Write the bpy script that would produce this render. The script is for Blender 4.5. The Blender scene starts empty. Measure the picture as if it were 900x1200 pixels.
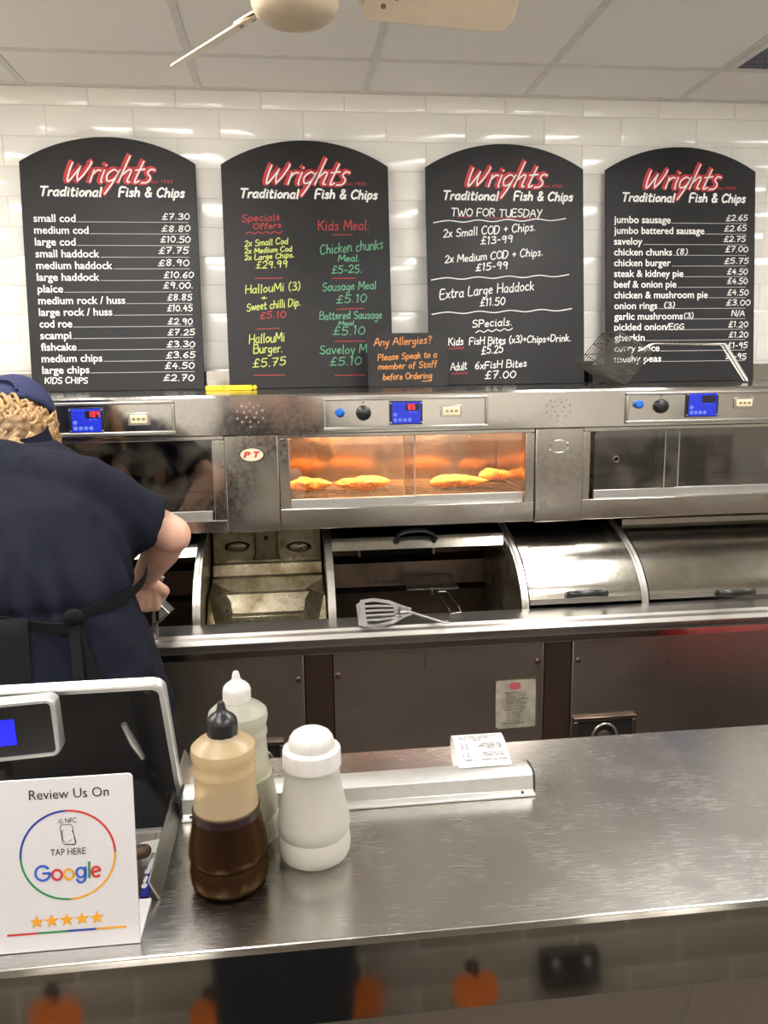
import bpy, bmesh, math, random
from mathutils import Vector, Matrix, noise
import numpy as np
random.seed(7)
C = bpy.context.scene.collection
SC = bpy.context.scene

# ------------------------------------------------------------------ camera, world, lights, exposure
F_PX = 947.78                                   # focal length in pixels of the 900x1200 frame
YAW, PITCH, ROLL = [math.radians(a) for a in (6.5545, 10.0136, -0.8146)]
EYE = Vector((0, 0, 1.60))
def cam_axes():
    f = Vector((math.sin(YAW)*math.cos(PITCH), math.cos(YAW)*math.cos(PITCH), -math.sin(PITCH)))
    r = Vector((math.cos(YAW), -math.sin(YAW), 0)); u = r.cross(f)
    return math.cos(ROLL)*r + math.sin(ROLL)*u, -math.sin(ROLL)*r + math.cos(ROLL)*u, f
CR, CU, CF = cam_axes()
cd = bpy.data.cameras.new('camera'); cam = bpy.data.objects.new('camera', cd); C.objects.link(cam)
cd.sensor_fit = 'VERTICAL'; cd.sensor_height = 36.0; cd.sensor_width = 27.0
cd.lens = F_PX/1200*36.0; cd.clip_start = 0.02
cam.matrix_world = Matrix(((CR.x, CU.x, -CF.x, EYE.x), (CR.y, CU.y, -CF.y, EYE.y), (CR.z, CU.z, -CF.z, EYE.z), (0, 0, 0, 1)))
SC.camera = cam
SC.view_settings.view_transform = 'Standard'; SC.view_settings.look = 'None'
SC.view_settings.gamma = 1.0; SC.view_settings.use_curve_mapping = False
SC.view_settings.exposure = 0.0
w = bpy.data.worlds.new('world'); SC.world = w; w.use_nodes = True
w.node_tree.nodes['Background'].inputs[0].default_value = (1, 0.96, 0.9, 1)
w.node_tree.nodes['Background'].inputs[1].default_value = 0.05
CEIL = 2.60
PANELS = [(-0.582, 1.65), (1.218, 1.65), (1.218, 0.0), (-0.582, 0.0), (3.018, 1.65), (-1.782, 1.65)]     # ceiling light panels: x, y; last four unseen, added to brighten the room

# ------------------------------------------------------------------ helpers
def ray(px, py): return CR*((px-450)/F_PX) - CU*((py-600)/F_PX) + CF
def onY(px, py, y): d = ray(px, py); return EYE + d*(y/d.y)
def onZ(px, py, z): d = ray(px, py); return EYE + d*((z-EYE.z)/d.z)

ORG = {}
def root_of(o):
    while o.parent: o = o.parent
    return o
def thing(name, label, cat, loc, group=None):
    o = bpy.data.objects.new(name, None); C.objects.link(o); o.location = loc; o.empty_display_size = .05
    o['label'] = label; o['category'] = cat
    if group: o['group'] = group
    ORG[o.name] = Vector(loc); return o
def tag(o, label, cat, group=None):
    o['label'] = label; o['category'] = cat
    if group: o['group'] = group
    return o
class MB:
    def __init__(s): s.v = []; s.f = []
    def add(s, vs, fs):
        n = len(s.v); s.v += [tuple(p) for p in vs]; s.f += [[i+n for i in f] for f in fs]; return s
    def box(s, x0, x1, y0, y1, z0, z1, m=None):
        vs = [Vector((x, y, z)) for x in (x0, x1) for y in (y0, y1) for z in (z0, z1)]
        if m: vs = [m @ p for p in vs]
        return s.add(vs, [(0,1,3,2),(4,6,7,5),(0,4,5,1),(2,3,7,6),(0,2,6,4),(1,5,7,3)])
    def quad(s, *p): return s.add(p, [tuple(range(len(p)))])
    def loft(s, rings, close=True, caps=True):
        n = len(rings[0]); vs = [p for r in rings for p in r]; fs = []
        for i in range(len(rings)-1):
            for j in range(n if close else n-1):
                k = (j+1) % n; fs.append((i*n+j, i*n+k, (i+1)*n+k, (i+1)*n+j))
        if caps and close: fs += [tuple(range(n-1, -1, -1)), tuple(range((len(rings)-1)*n, len(rings)*n))]
        return s.add(vs, fs)
    def tube(s, path, r, n=8, closed=False):
        path = [Vector(p) for p in path]; m = len(path); rings = []; up = None
        rr = r if isinstance(r, (list, tuple)) else [r]*m
        for i, p in enumerate(path):
            a = path[(i-1) % m] if (closed or i > 0) else p; b = path[(i+1) % m] if (closed or i < m-1) else p
            t = (b-a)
            t = t.normalized() if t.length > 1e-9 else Vector((0, 0, 1))
            if up is None: up = t.orthogonal().normalized()
            else:
                up = up - t*up.dot(t); up = up.normalized() if up.length > 1e-6 else t.orthogonal().normalized()
            sd = t.cross(up)
            rings.append([p + (up*math.cos(2*math.pi*k/n) + sd*math.sin(2*math.pi*k/n))*rr[i] for k in range(n)])
        if closed: rings.append(rings[0])
        return s.loft(rings, True, not closed)
    def lathe(s, prof, c, n=40, axis=None, caps=True):
        c = Vector(c); m = Matrix.Identity(3) if axis is None else Vector((0, 0, 1)).rotation_difference(Vector(axis)).to_matrix()
        rings = [[c + m @ Vector((max(r, 1e-5)*math.cos(2*math.pi*k/n), max(r, 1e-5)*math.sin(2*math.pi*k/n), z)) for k in range(n)] for r, z in prof]
        return s.loft(rings, True, caps)
    def prism(s, poly, d):
        d = Vector(d); a = [Vector(p) for p in poly]; n = len(a)
        fs = [tuple(range(n-1, -1, -1)), tuple(range(n, 2*n))] + [(i, (i+1) % n, n+(i+1) % n, n+i) for i in range(n)]
        return s.add(a + [p+d for p in a], fs)
    def sheet(s, prof, x0, x1, t):
        """profile of (y,z) swept along x with thickness t below/behind it"""
        P = [Vector((0, y, z)) for y, z in prof]; Q = []
        for i, p in enumerate(P):
            a = P[max(i-1, 0)]; b = P[min(i+1, len(P)-1)]; d = (b-a).normalized(); nrm = Vector((0, d.z, -d.y)); Q.append(p+nrm*t)
        ring = P + Q[::-1]
        return s.prism([Vector((x0, p.y, p.z)) for p in ring], (x1-x0, 0, 0))
    def caps(s, p0, r0, p1, r1, n=16):
        p0 = Vector(p0); p1 = Vector(p1); d = p1-p0; L = d.length; ax = d/L if L else Vector((0, 0, 1))
        prof = [(r0*math.cos(a), r0*math.sin(a)) for a in [math.radians(x) for x in range(-90, 1, 18)]]
        prof += [(r1*math.cos(a), L+r1*math.sin(a)) for a in [math.radians(x) for x in range(0, 91, 18)]]
        return s.lathe(prof, p0, n, ax)
    def ell(s, c, r, rot=None, n=20):
        m = Matrix.Rotation(rot[0], 3, rot[1]) if rot else Matrix.Identity(3); c = Vector(c); rings = []
        for a in range(-90, 91, 15):
            a = math.radians(a); q = max(math.cos(a), 1e-3)
            rings.append([c + m @ Vector((r[0]*q*math.cos(2*math.pi*k/n), r[1]*q*math.sin(2*math.pi*k/n), r[2]*math.sin(a))) for k in range(n)])
        return s.loft(rings)
    def build(s, name, mat, parent=None, smooth=False, bev=0, loc=None, seg=2, kind=None):
        o0 = ORG[root_of(parent).name] if parent else Vector(loc or (0, 0, 0))
        me = bpy.data.meshes.new(name)
        me.from_pydata([(x-o0.x, y-o0.y, z-o0.z) for x, y, z in s.v], [], s.f); me.validate()
        b = bmesh.new(); b.from_mesh(me)
        if smooth or bev: bmesh.ops.recalc_face_normals(b, faces=b.faces)
        b.to_mesh(me); b.free()
        me.materials.append(mat)
        if smooth:
            for p in me.polygons: p.use_smooth = True
            me.set_sharp_from_angle(angle=math.radians(smooth if smooth is not True else 40))
        o = bpy.data.objects.new(name, me); C.objects.link(o)
        if parent: o.parent = parent
        else: o.location = o0; ORG[o.name] = o0
        if bev:
            m = o.modifiers.new('bevel', 'BEVEL'); m.width = bev; m.segments = seg; m.limit_method = 'ANGLE'; m.angle_limit = math.radians(35)
            for p in me.polygons: p.use_smooth = True
            me.set_sharp_from_angle(angle=math.radians(35))
        if kind: o['kind'] = kind
        return o
def dup(o, delta, parent=None, label=None):
    c = o.copy(); C.objects.link(c)
    if parent: c.parent = parent
    else:
        c.location = o.location + Vector(delta); ORG[c.name] = c.location.copy()
    if label: c['label'] = label
    for ch in list(o.children): dup(ch, (0, 0, 0), c)
    return c
def rrect(w, h, r, n=5):
    out = []
    for cx, cy, a0 in ((w/2-r, h/2-r, 0), (-w/2+r, h/2-r, 90), (-w/2+r, -h/2+r, 180), (w/2-r, -h/2+r, 270)):
        for k in range(n+1):
            a = math.radians(a0+90*k/n); out.append((cx+r*math.cos(a), cy+r*math.sin(a)))
    return out
def smooth_path(P, sub=4, closed=False):
    P = [Vector(p) for p in P]; n = len(P); out = []
    for i in range(n if closed else n-1):
        g = (lambda k: P[k % n]) if closed else (lambda k: P[min(max(k, 0), n-1)])
        a, b, c, d = g(i-1), g(i), g(i+1), g(i+2)
        for k in range(sub):
            t = k/sub; out.append(.5*((2*b)+(c-a)*t+(2*a-5*b+4*c-d)*t*t+(3*b-a-3*c+d)*t**3))
    if not closed: out.append(P[-1])
    return out
def evaluated(o, name):
    dg = bpy.context.evaluated_depsgraph_get(); dg.update()
    return bpy.data.meshes.new_from_object(o.evaluated_get(dg))
def fuse(mb, voxel, iters=6, factor=.5):
    """one continuous surface from overlapping closed shells; returns MB"""
    me = bpy.data.meshes.new('t'); me.from_pydata(mb.v, [], mb.f); o = bpy.data.objects.new('t', me); C.objects.link(o)
    b = bmesh.new(); b.from_mesh(me); bmesh.ops.recalc_face_normals(b, faces=b.faces); b.to_mesh(me); b.free()
    m = o.modifiers.new('r', 'REMESH'); m.mode = 'VOXEL'; m.voxel_size = voxel; m.adaptivity = 0
    s = o.modifiers.new('s', 'SMOOTH'); s.iterations = iters; s.factor = factor
    e = evaluated(o, 't'); r = MB(); r.v = [tuple(v.co) for v in e.vertices]; r.f = [list(p.vertices) for p in e.polygons]
    bpy.data.objects.remove(o); bpy.data.meshes.remove(me); bpy.data.meshes.remove(e); return r

# ------------------------------------------------------------------ materials
def nt(name):
    m = bpy.data.materials.new(name); m.use_nodes = True; t = m.node_tree
    return m, t, t.nodes['Principled BSDF']
def mat(name, col, rough=.5, metal=0, var=.06, scale=20, bump=0, coat=0, spec=None, stretch=(1, 1, 1), rvar=0, trans=0, emit=None, es=0, sss=0):
    m, t, p = nt(name); N, L = t.nodes, t.links
    co = N.new('ShaderNodeTexCoord'); mp = N.new('ShaderNodeMapping'); mp.inputs['Scale'].default_value = stretch
    nz = N.new('ShaderNodeTexNoise'); nz.inputs['Scale'].default_value = scale; nz.inputs['Detail'].default_value = 5
    L.new(co.outputs['Object'], mp.inputs[0]); L.new(mp.outputs[0], nz.inputs['Vector'])
    rp = N.new('ShaderNodeValToRGB'); L.new(nz.outputs['Fac'], rp.inputs[0])
    rp.color_ramp.elements[0].position = .3; rp.color_ramp.elements[1].position = .7
    rp.color_ramp.elements[0].color = tuple(max(c*(1-var), 0) for c in col)+(1,); rp.color_ramp.elements[1].color = tuple(min(c*(1+var), 1) for c in col)+(1,)
    L.new(rp.outputs[0], p.inputs['Base Color'])
    p.inputs['Roughness'].default_value = rough; p.inputs['Metallic'].default_value = metal
    if rvar:
        mr = N.new('ShaderNodeMapRange'); mr.inputs[1].default_value = .3; mr.inputs[2].default_value = .7
        mr.inputs[3].default_value = max(rough-rvar, .02); mr.inputs[4].default_value = rough+rvar
        L.new(nz.outputs['Fac'], mr.inputs[0]); L.new(mr.outputs[0], p.inputs['Roughness'])
    if bump:
        b = N.new('ShaderNodeBump'); b.inputs['Strength'].default_value = bump; b.inputs['Distance'].default_value = .002
        L.new(nz.outputs['Fac'], b.inputs['Height']); L.new(b.outputs[0], p.inputs['Normal'])
    if coat: p.inputs['Coat Weight'].default_value = coat; p.inputs['Coat Roughness'].default_value = .08
    if spec is not None: p.inputs['Specular IOR Level'].default_value = spec
    if trans: p.inputs['Transmission Weight'].default_value = trans
    if sss: p.inputs['Subsurface Weight'].default_value = sss; p.inputs['Subsurface Radius'].default_value = (.02, .012, .008)
    if emit: p.inputs['Emission Color'].default_value = tuple(emit)+(1,); p.inputs['Emission Strength'].default_value = es
    return m
def steel(name, col, rough, brush=(1, 1, 1), bs=60, wave=.0, dirt=None, dscale=4, rvar=.08, dthr=(.48, .75), wscale=3, bstr=.08, metal=1):
    """stainless steel: fine brushing, larger smears in roughness, gentle oil-canning, optional baked-on grime"""
    m, t, p = nt(name); N, L = t.nodes, t.links
    co = N.new('ShaderNodeTexCoord'); mp = N.new('ShaderNodeMapping'); mp.inputs['Scale'].default_value = brush
    L.new(co.outputs['Object'], mp.inputs[0])
    n1 = N.new('ShaderNodeTexNoise'); n1.inputs['Scale'].default_value = bs; n1.inputs['Detail'].default_value = 4; L.new(mp.outputs[0], n1.inputs['Vector'])
    n2 = N.new('ShaderNodeTexNoise'); n2.inputs['Scale'].default_value = dscale; n2.inputs['Detail'].default_value = 6; n2.inputs['Roughness'].default_value = .65; L.new(co.outputs['Object'], n2.inputs['Vector'])
    n3 = N.new('ShaderNodeTexNoise'); n3.inputs['Scale'].default_value = wscale; n3.inputs['Detail'].default_value = 1; L.new(co.outputs['Object'], n3.inputs['Vector'])
    ad = N.new('ShaderNodeMath'); ad.operation = 'ADD'; L.new(n1.outputs['Fac'], ad.inputs[0]); L.new(n2.outputs['Fac'], ad.inputs[1])
    mr = N.new('ShaderNodeMapRange'); mr.inputs[1].default_value = .7; mr.inputs[2].default_value = 1.3; mr.inputs[3].default_value = max(rough-rvar, .03); mr.inputs[4].default_value = rough+rvar
    L.new(ad.outputs[0], mr.inputs[0]); L.new(mr.outputs[0], p.inputs['Roughness'])
    p.inputs['Metallic'].default_value = metal; p.inputs['Base Color'].default_value = tuple(col)+(1,)
    if dirt:
        rp = N.new('ShaderNodeValToRGB'); rp.color_ramp.elements[0].position = dthr[0]; rp.color_ramp.elements[1].position = dthr[1]
        rp.color_ramp.elements[0].color = tuple(col)+(1,); rp.color_ramp.elements[1].color = tuple(dirt)+(1,)
        L.new(n2.outputs['Fac'], rp.inputs[0]); L.new(rp.outputs[0], p.inputs['Base Color'])
    b1 = N.new('ShaderNodeBump'); b1.inputs['Strength'].default_value = bstr; b1.inputs['Distance'].default_value = .0006; L.new(n1.outputs['Fac'], b1.inputs['Height'])
    if wave:
        b2 = N.new('ShaderNodeBump'); b2.inputs['Strength'].default_value = 1; b2.inputs['Distance'].default_value = wave
        L.new(n3.outputs['Fac'], b2.inputs['Height']); L.new(b2.outputs[0], b1.inputs['Normal'])
    L.new(b1.outputs[0], p.inputs['Normal'])
    return m
def glow(name, col, s):
    m, t, p = nt(name); p.inputs['Base Color'].default_value = tuple(col)+(1,); p.inputs['Emission Color'].default_value = tuple(col)+(1,); p.inputs['Emission Strength'].default_value = s
    return m
def pane(name, tint=(1, 1, 1), fac=.12, rough=.05, smear=0):
    """window glass: mostly clear with a mirror sheen, greasy smears"""
    m, t, p = nt(name); N, L = t.nodes, t.links
    tr = N.new('ShaderNodeBsdfTransparent'); tr.inputs[0].default_value = tuple(tint)+(1,)
    gl = N.new('ShaderNodeBsdfGlossy'); gl.inputs['Roughness'].default_value = rough
    fr = N.new('ShaderNodeFresnel'); fr.inputs[0].default_value = 1.5
    mx = N.new('ShaderNodeMixShader'); ad = N.new('ShaderNodeMath'); ad.operation = 'ADD'; ad.inputs[1].default_value = fac
    L.new(fr.outputs[0], ad.inputs[0]); L.new(ad.outputs[0], mx.inputs[0]); L.new(tr.outputs[0], mx.inputs[1]); L.new(gl.outputs[0], mx.inputs[2])
    out = N['Material Output']; last = mx
    if smear:
        df = N.new('ShaderNodeBsdfDiffuse'); df.inputs[0].default_value = (.7, .6, .5, 1)
        nz = N.new('ShaderNodeTexNoise'); nz.inputs['Scale'].default_value = 14; nz.inputs['Detail'].default_value = 8; co = N.new('ShaderNodeTexCoord'); L.new(co.outputs['Object'], nz.inputs['Vector'])
        mr = N.new('ShaderNodeMapRange'); mr.inputs[1].default_value = .45; mr.inputs[2].default_value = .8; mr.inputs[3].default_value = .0; mr.inputs[4].default_value = smear
        L.new(nz.outputs['Fac'], mr.inputs[0]); m2 = N.new('ShaderNodeMixShader'); L.new(mr.outputs[0], m2.inputs[0]); L.new(mx.outputs[0], m2.inputs[1]); L.new(df.outputs[0], m2.inputs[2]); last = m2
    L.new(last.outputs[0], out.inputs['Surface']); return m
def milky(name, col, clear, rough=.3, level=None):
    """milky plastic that lets part of what is inside show"""
    m, t, p = nt(name); N, L = t.nodes, t.links
    p.inputs['Base Color'].default_value = tuple(col)+(1,); p.inputs['Roughness'].default_value = rough
    tl = N.new('ShaderNodeBsdfTranslucent'); tl.inputs[0].default_value = tuple(col)+(1,); tr = N.new('ShaderNodeBsdfTransparent'); tr.inputs[0].default_value = tuple(min(1, c*1.1) for c in col)+(1,)
    a = N.new('ShaderNodeMixShader'); a.inputs[0].default_value = .4; L.new(p.outputs[0], a.inputs[1]); L.new(tl.outputs[0], a.inputs[2])
    b = N.new('ShaderNodeMixShader'); b.inputs[0].default_value = clear; L.new(a.outputs[0], b.inputs[1]); L.new(tr.outputs[0], b.inputs[2])
    if level:                                                      # where the plastic is wetted by the liquid it turns clear
        co = N.new('ShaderNodeTexCoord'); sp = N.new('ShaderNodeSeparateXYZ'); L.new(co.outputs['Object'], sp.inputs[0])
        mr = N.new('ShaderNodeMapRange'); mr.inputs[1].default_value = level; mr.inputs[2].default_value = level+.004; mr.inputs[3].default_value = .99; mr.inputs[4].default_value = clear
        L.new(sp.outputs['Z'], mr.inputs[0]); L.new(mr.outputs[0], b.inputs[0])
    L.new(b.outputs[0], N['Material Output'].inputs['Surface']); return m

M = dict(
 tile=mat('white_glazed_tile', (.87, .85, .80), .12, var=.03, scale=3, coat=.3),
 shadetile=mat('shade_toned_tile', (.26, .24, .205), .2, var=.08, scale=3), grout=mat('grout', (.70, .67, .61), .8),
 ceil=mat('ceiling_tile', (.74, .72, .69), .9, var=.02, scale=200, bump=.15),
 grid=mat('ceiling_grid_paint', (.60, .58, .55), .5),
 paint=mat('cream_wall_paint', (.62, .58, .50), .7),
 floor=mat('dark_floor_tile', (.12, .10, .09), .4, var=.2, scale=5),
 board=mat('chalkboard_black', (.016, .016, .018), .5, var=.5, scale=3, rvar=.08, spec=.35),
 w=mat('white_lettering', (.86, .86, .84), .7), chalk=mat('white_chalk_pen', (.80, .80, .78), .8),
 red=mat('red_lettering', (.52, .035, .045), .6), rchalk=mat('red_chalk_pen', (.42, .05, .05), .8), ychalk=mat('lime_chalk_pen', (.55, .62, .16), .8),
 gchalk=mat('green_chalk_pen', (.13, .36, .22), .8), ochalk=mat('orange_chalk_pen', (.60, .25, .07), .8), gline=mat('grey_line', (.42, .42, .42), .7),
 sband=steel('polished_range_steel', (.60, .57, .53), .13, (1, 1, 1), 90, .010, None, 3, .04, wscale=3.5),
 scab=steel('cabinet_steel', (.56, .53, .49), .17, (1, 1, 1), 90, .006, (.42, .36, .29), 6, .07, (.55, .85)),
 slid=steel('greasy_lid_steel', (.46, .435, .385), .17, (1, 1, 1), 120, .002, (.22, .19, .10), 5, .05, (.5, .8), bstr=.04),
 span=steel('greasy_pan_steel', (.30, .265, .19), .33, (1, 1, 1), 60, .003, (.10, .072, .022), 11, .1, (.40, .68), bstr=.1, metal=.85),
 spanel=steel('brushed_panel_steel', (.50, .46, .42), .33, (40, 1, 1), 12, .003, None, 3, .06, bstr=.03),
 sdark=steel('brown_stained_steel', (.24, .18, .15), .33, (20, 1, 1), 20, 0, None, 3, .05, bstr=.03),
 srail=steel('worn_rail_steel', (.45, .43, .40), .36, (1, 30, 30), 6, .0, None, 5, .07, bstr=.03),
 scount=steel('scratched_counter_steel', (.54, .525, .505), .25, (3, 40, 3), 12, .0006, None, 9, .055, bstr=.025),
 sfront=steel('polished_counter_edge', (.42, .395, .36), .055, (1, 1, 1), 9, .0002, None, 6, .02, bstr=.01),
 alu=mat('aluminium', (.62, .62, .60), .38, .9, scale=80, var=.04), chrome=mat('chrome_wire', (.62, .58, .52), .25, 1, var=.1),
 wire=mat('dull_wire', (.060, .053, .038), .45, .2, var=.25), tillb=mat('till_black', (.016, .016, .018), .55, var=.2, spec=.25), black=mat('black_plastic', (.012, .012, .013), .3, var=.2), blackm=mat('matt_black_plastic', (.02, .02, .022), .5, var=.2),
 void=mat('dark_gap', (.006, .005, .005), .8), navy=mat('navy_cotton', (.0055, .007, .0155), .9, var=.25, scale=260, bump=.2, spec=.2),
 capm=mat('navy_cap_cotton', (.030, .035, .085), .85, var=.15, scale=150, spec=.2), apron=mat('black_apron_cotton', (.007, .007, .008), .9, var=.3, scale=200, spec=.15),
 skin=mat('skin', (.64, .38, .28), .5, var=.10, scale=40, sss=.12), hair=mat('blonde_hair', (.36, .22, .095), .5, var=.45, scale=60),
 hairb=mat('dark_blonde_hair', (.16, .09, .035), .6, var=.4, scale=90), redp=mat('red_plastic', (.30, .022, .024), .35), trous=mat('black_trousers', (.01, .01, .012), .9), shoe=mat('black_shoes', (.01, .01, .01), .5),
 coat=mat('dark_coat', (.012, .016, .022), .9, var=.3, scale=100), fan=mat('cream_fan_enamel', (.66, .55, .40), .3, var=.05, coat=.2), brass=mat('dull_screw', (.30, .25, .18), .4, 1),
 blue=mat('blue_membrane', (.015, .03, .55), .3, var=.05), lblue=mat('pale_blue_key', (.12, .2, .75), .4), bluebtn=mat('blue_button', (.01, .12, .55), .25), ivory=mat('ivory_rocker', (.75, .66, .45), .35),
 oil=mat('dark_oil', (.03, .018, .006), .06, coat=.5), fishm=mat('golden_batter', (.62, .29, .07), .6, var=.6, scale=90, bump=1.0),
 signw=mat('white_acrylic', (.64, .625, .645), .25, var=.01), ink=mat('black_ink', (.02, .02, .02), .6), gblue=mat('logo_blue', (.04, .12, .55), .5), gred=mat('logo_red', (.60, .04, .04), .5),
 gyel=mat('logo_amber', (.78, .36, .03), .5), ggrn=mat('logo_green', (.03, .25, .09), .5), dblue=mat('ring_blue', (.02, .05, .35), .5), paper=mat('receipt_paper', (.66, .645, .61), .7, var=.02), gprint=mat('grey_print', (.16, .16, .18), .8),
 lab=mat('worn_label', (.34, .31, .25), .6, var=.25, scale=30), labdirt=mat('label_edge_grime', (.10, .07, .03), .7), labred=mat('label_red', (.45, .10, .12), .6), ivlab=mat('badge_cream', (.72, .66, .48), .35),
 yel=mat('yellow_plastic', (.80, .60, .02), .4), silver=mat('silver_plastic', (.55, .55, .54), .35, .6), orange=mat('pumpkin_orange', (.62, .16, .03), .6, var=.15), dark=mat('dark_print', (.02, .018, .015), .6),
 wplas=mat('white_plastic', (.57, .55, .53), .28, var=.01, sss=.1), packb=mat('packet_blue', (.03, .04, .32), .3), packw=mat('packet_white', (.75, .76, .78), .4), brown=mat('brown_wood', (.09, .05, .03), .5),
 liq=mat('brown_vinegar', (.022, .011, .012), .3, spec=.3), salt=mat('fine_salt', (.68, .66, .61), .9), pale=mat('pale_liquid', (.70, .68, .50), .4), vent=mat('vent_mesh', (.14, .15, .19), .6),
 sfry=steel('browned_fryer_steel', (.13, .095, .075), .35, (1, 1, 1), 60, 0, (.05, .035, .025), 6, .06), sole=mat('steel_tool', (.37, .36, .345), .40, .85, var=.08, scale=30),
)
M['amber'] = milky('amber_tinted_plastic', (.68, .55, .36), .30, .22, .100); M['frost'] = milky('frosted_plastic', (.64, .63, .56), .40); M['saltp'] = milky('frosted_salt_plastic', (.66, .64, .59), .22)
M['glass'] = pane('cabinet_glass', (.92, .90, .88), .10, .04, .06); M['glassd'] = pane('dusty_cabinet_glass', (.55, .54, .52), .14, .05, .10)
M['lcd'] = glow('blue_backlit_display', (.01, .012, .85), 1.0); M['digit'] = glow('red_digits', (1, .03, .05), 1.6); M['lamp'] = glow('ceiling_panel_light', (1, .965, .92), 15.5)
M['heat'] = glow('heat_lamp_filament', (1, .45, .16), 400.0)

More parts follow.
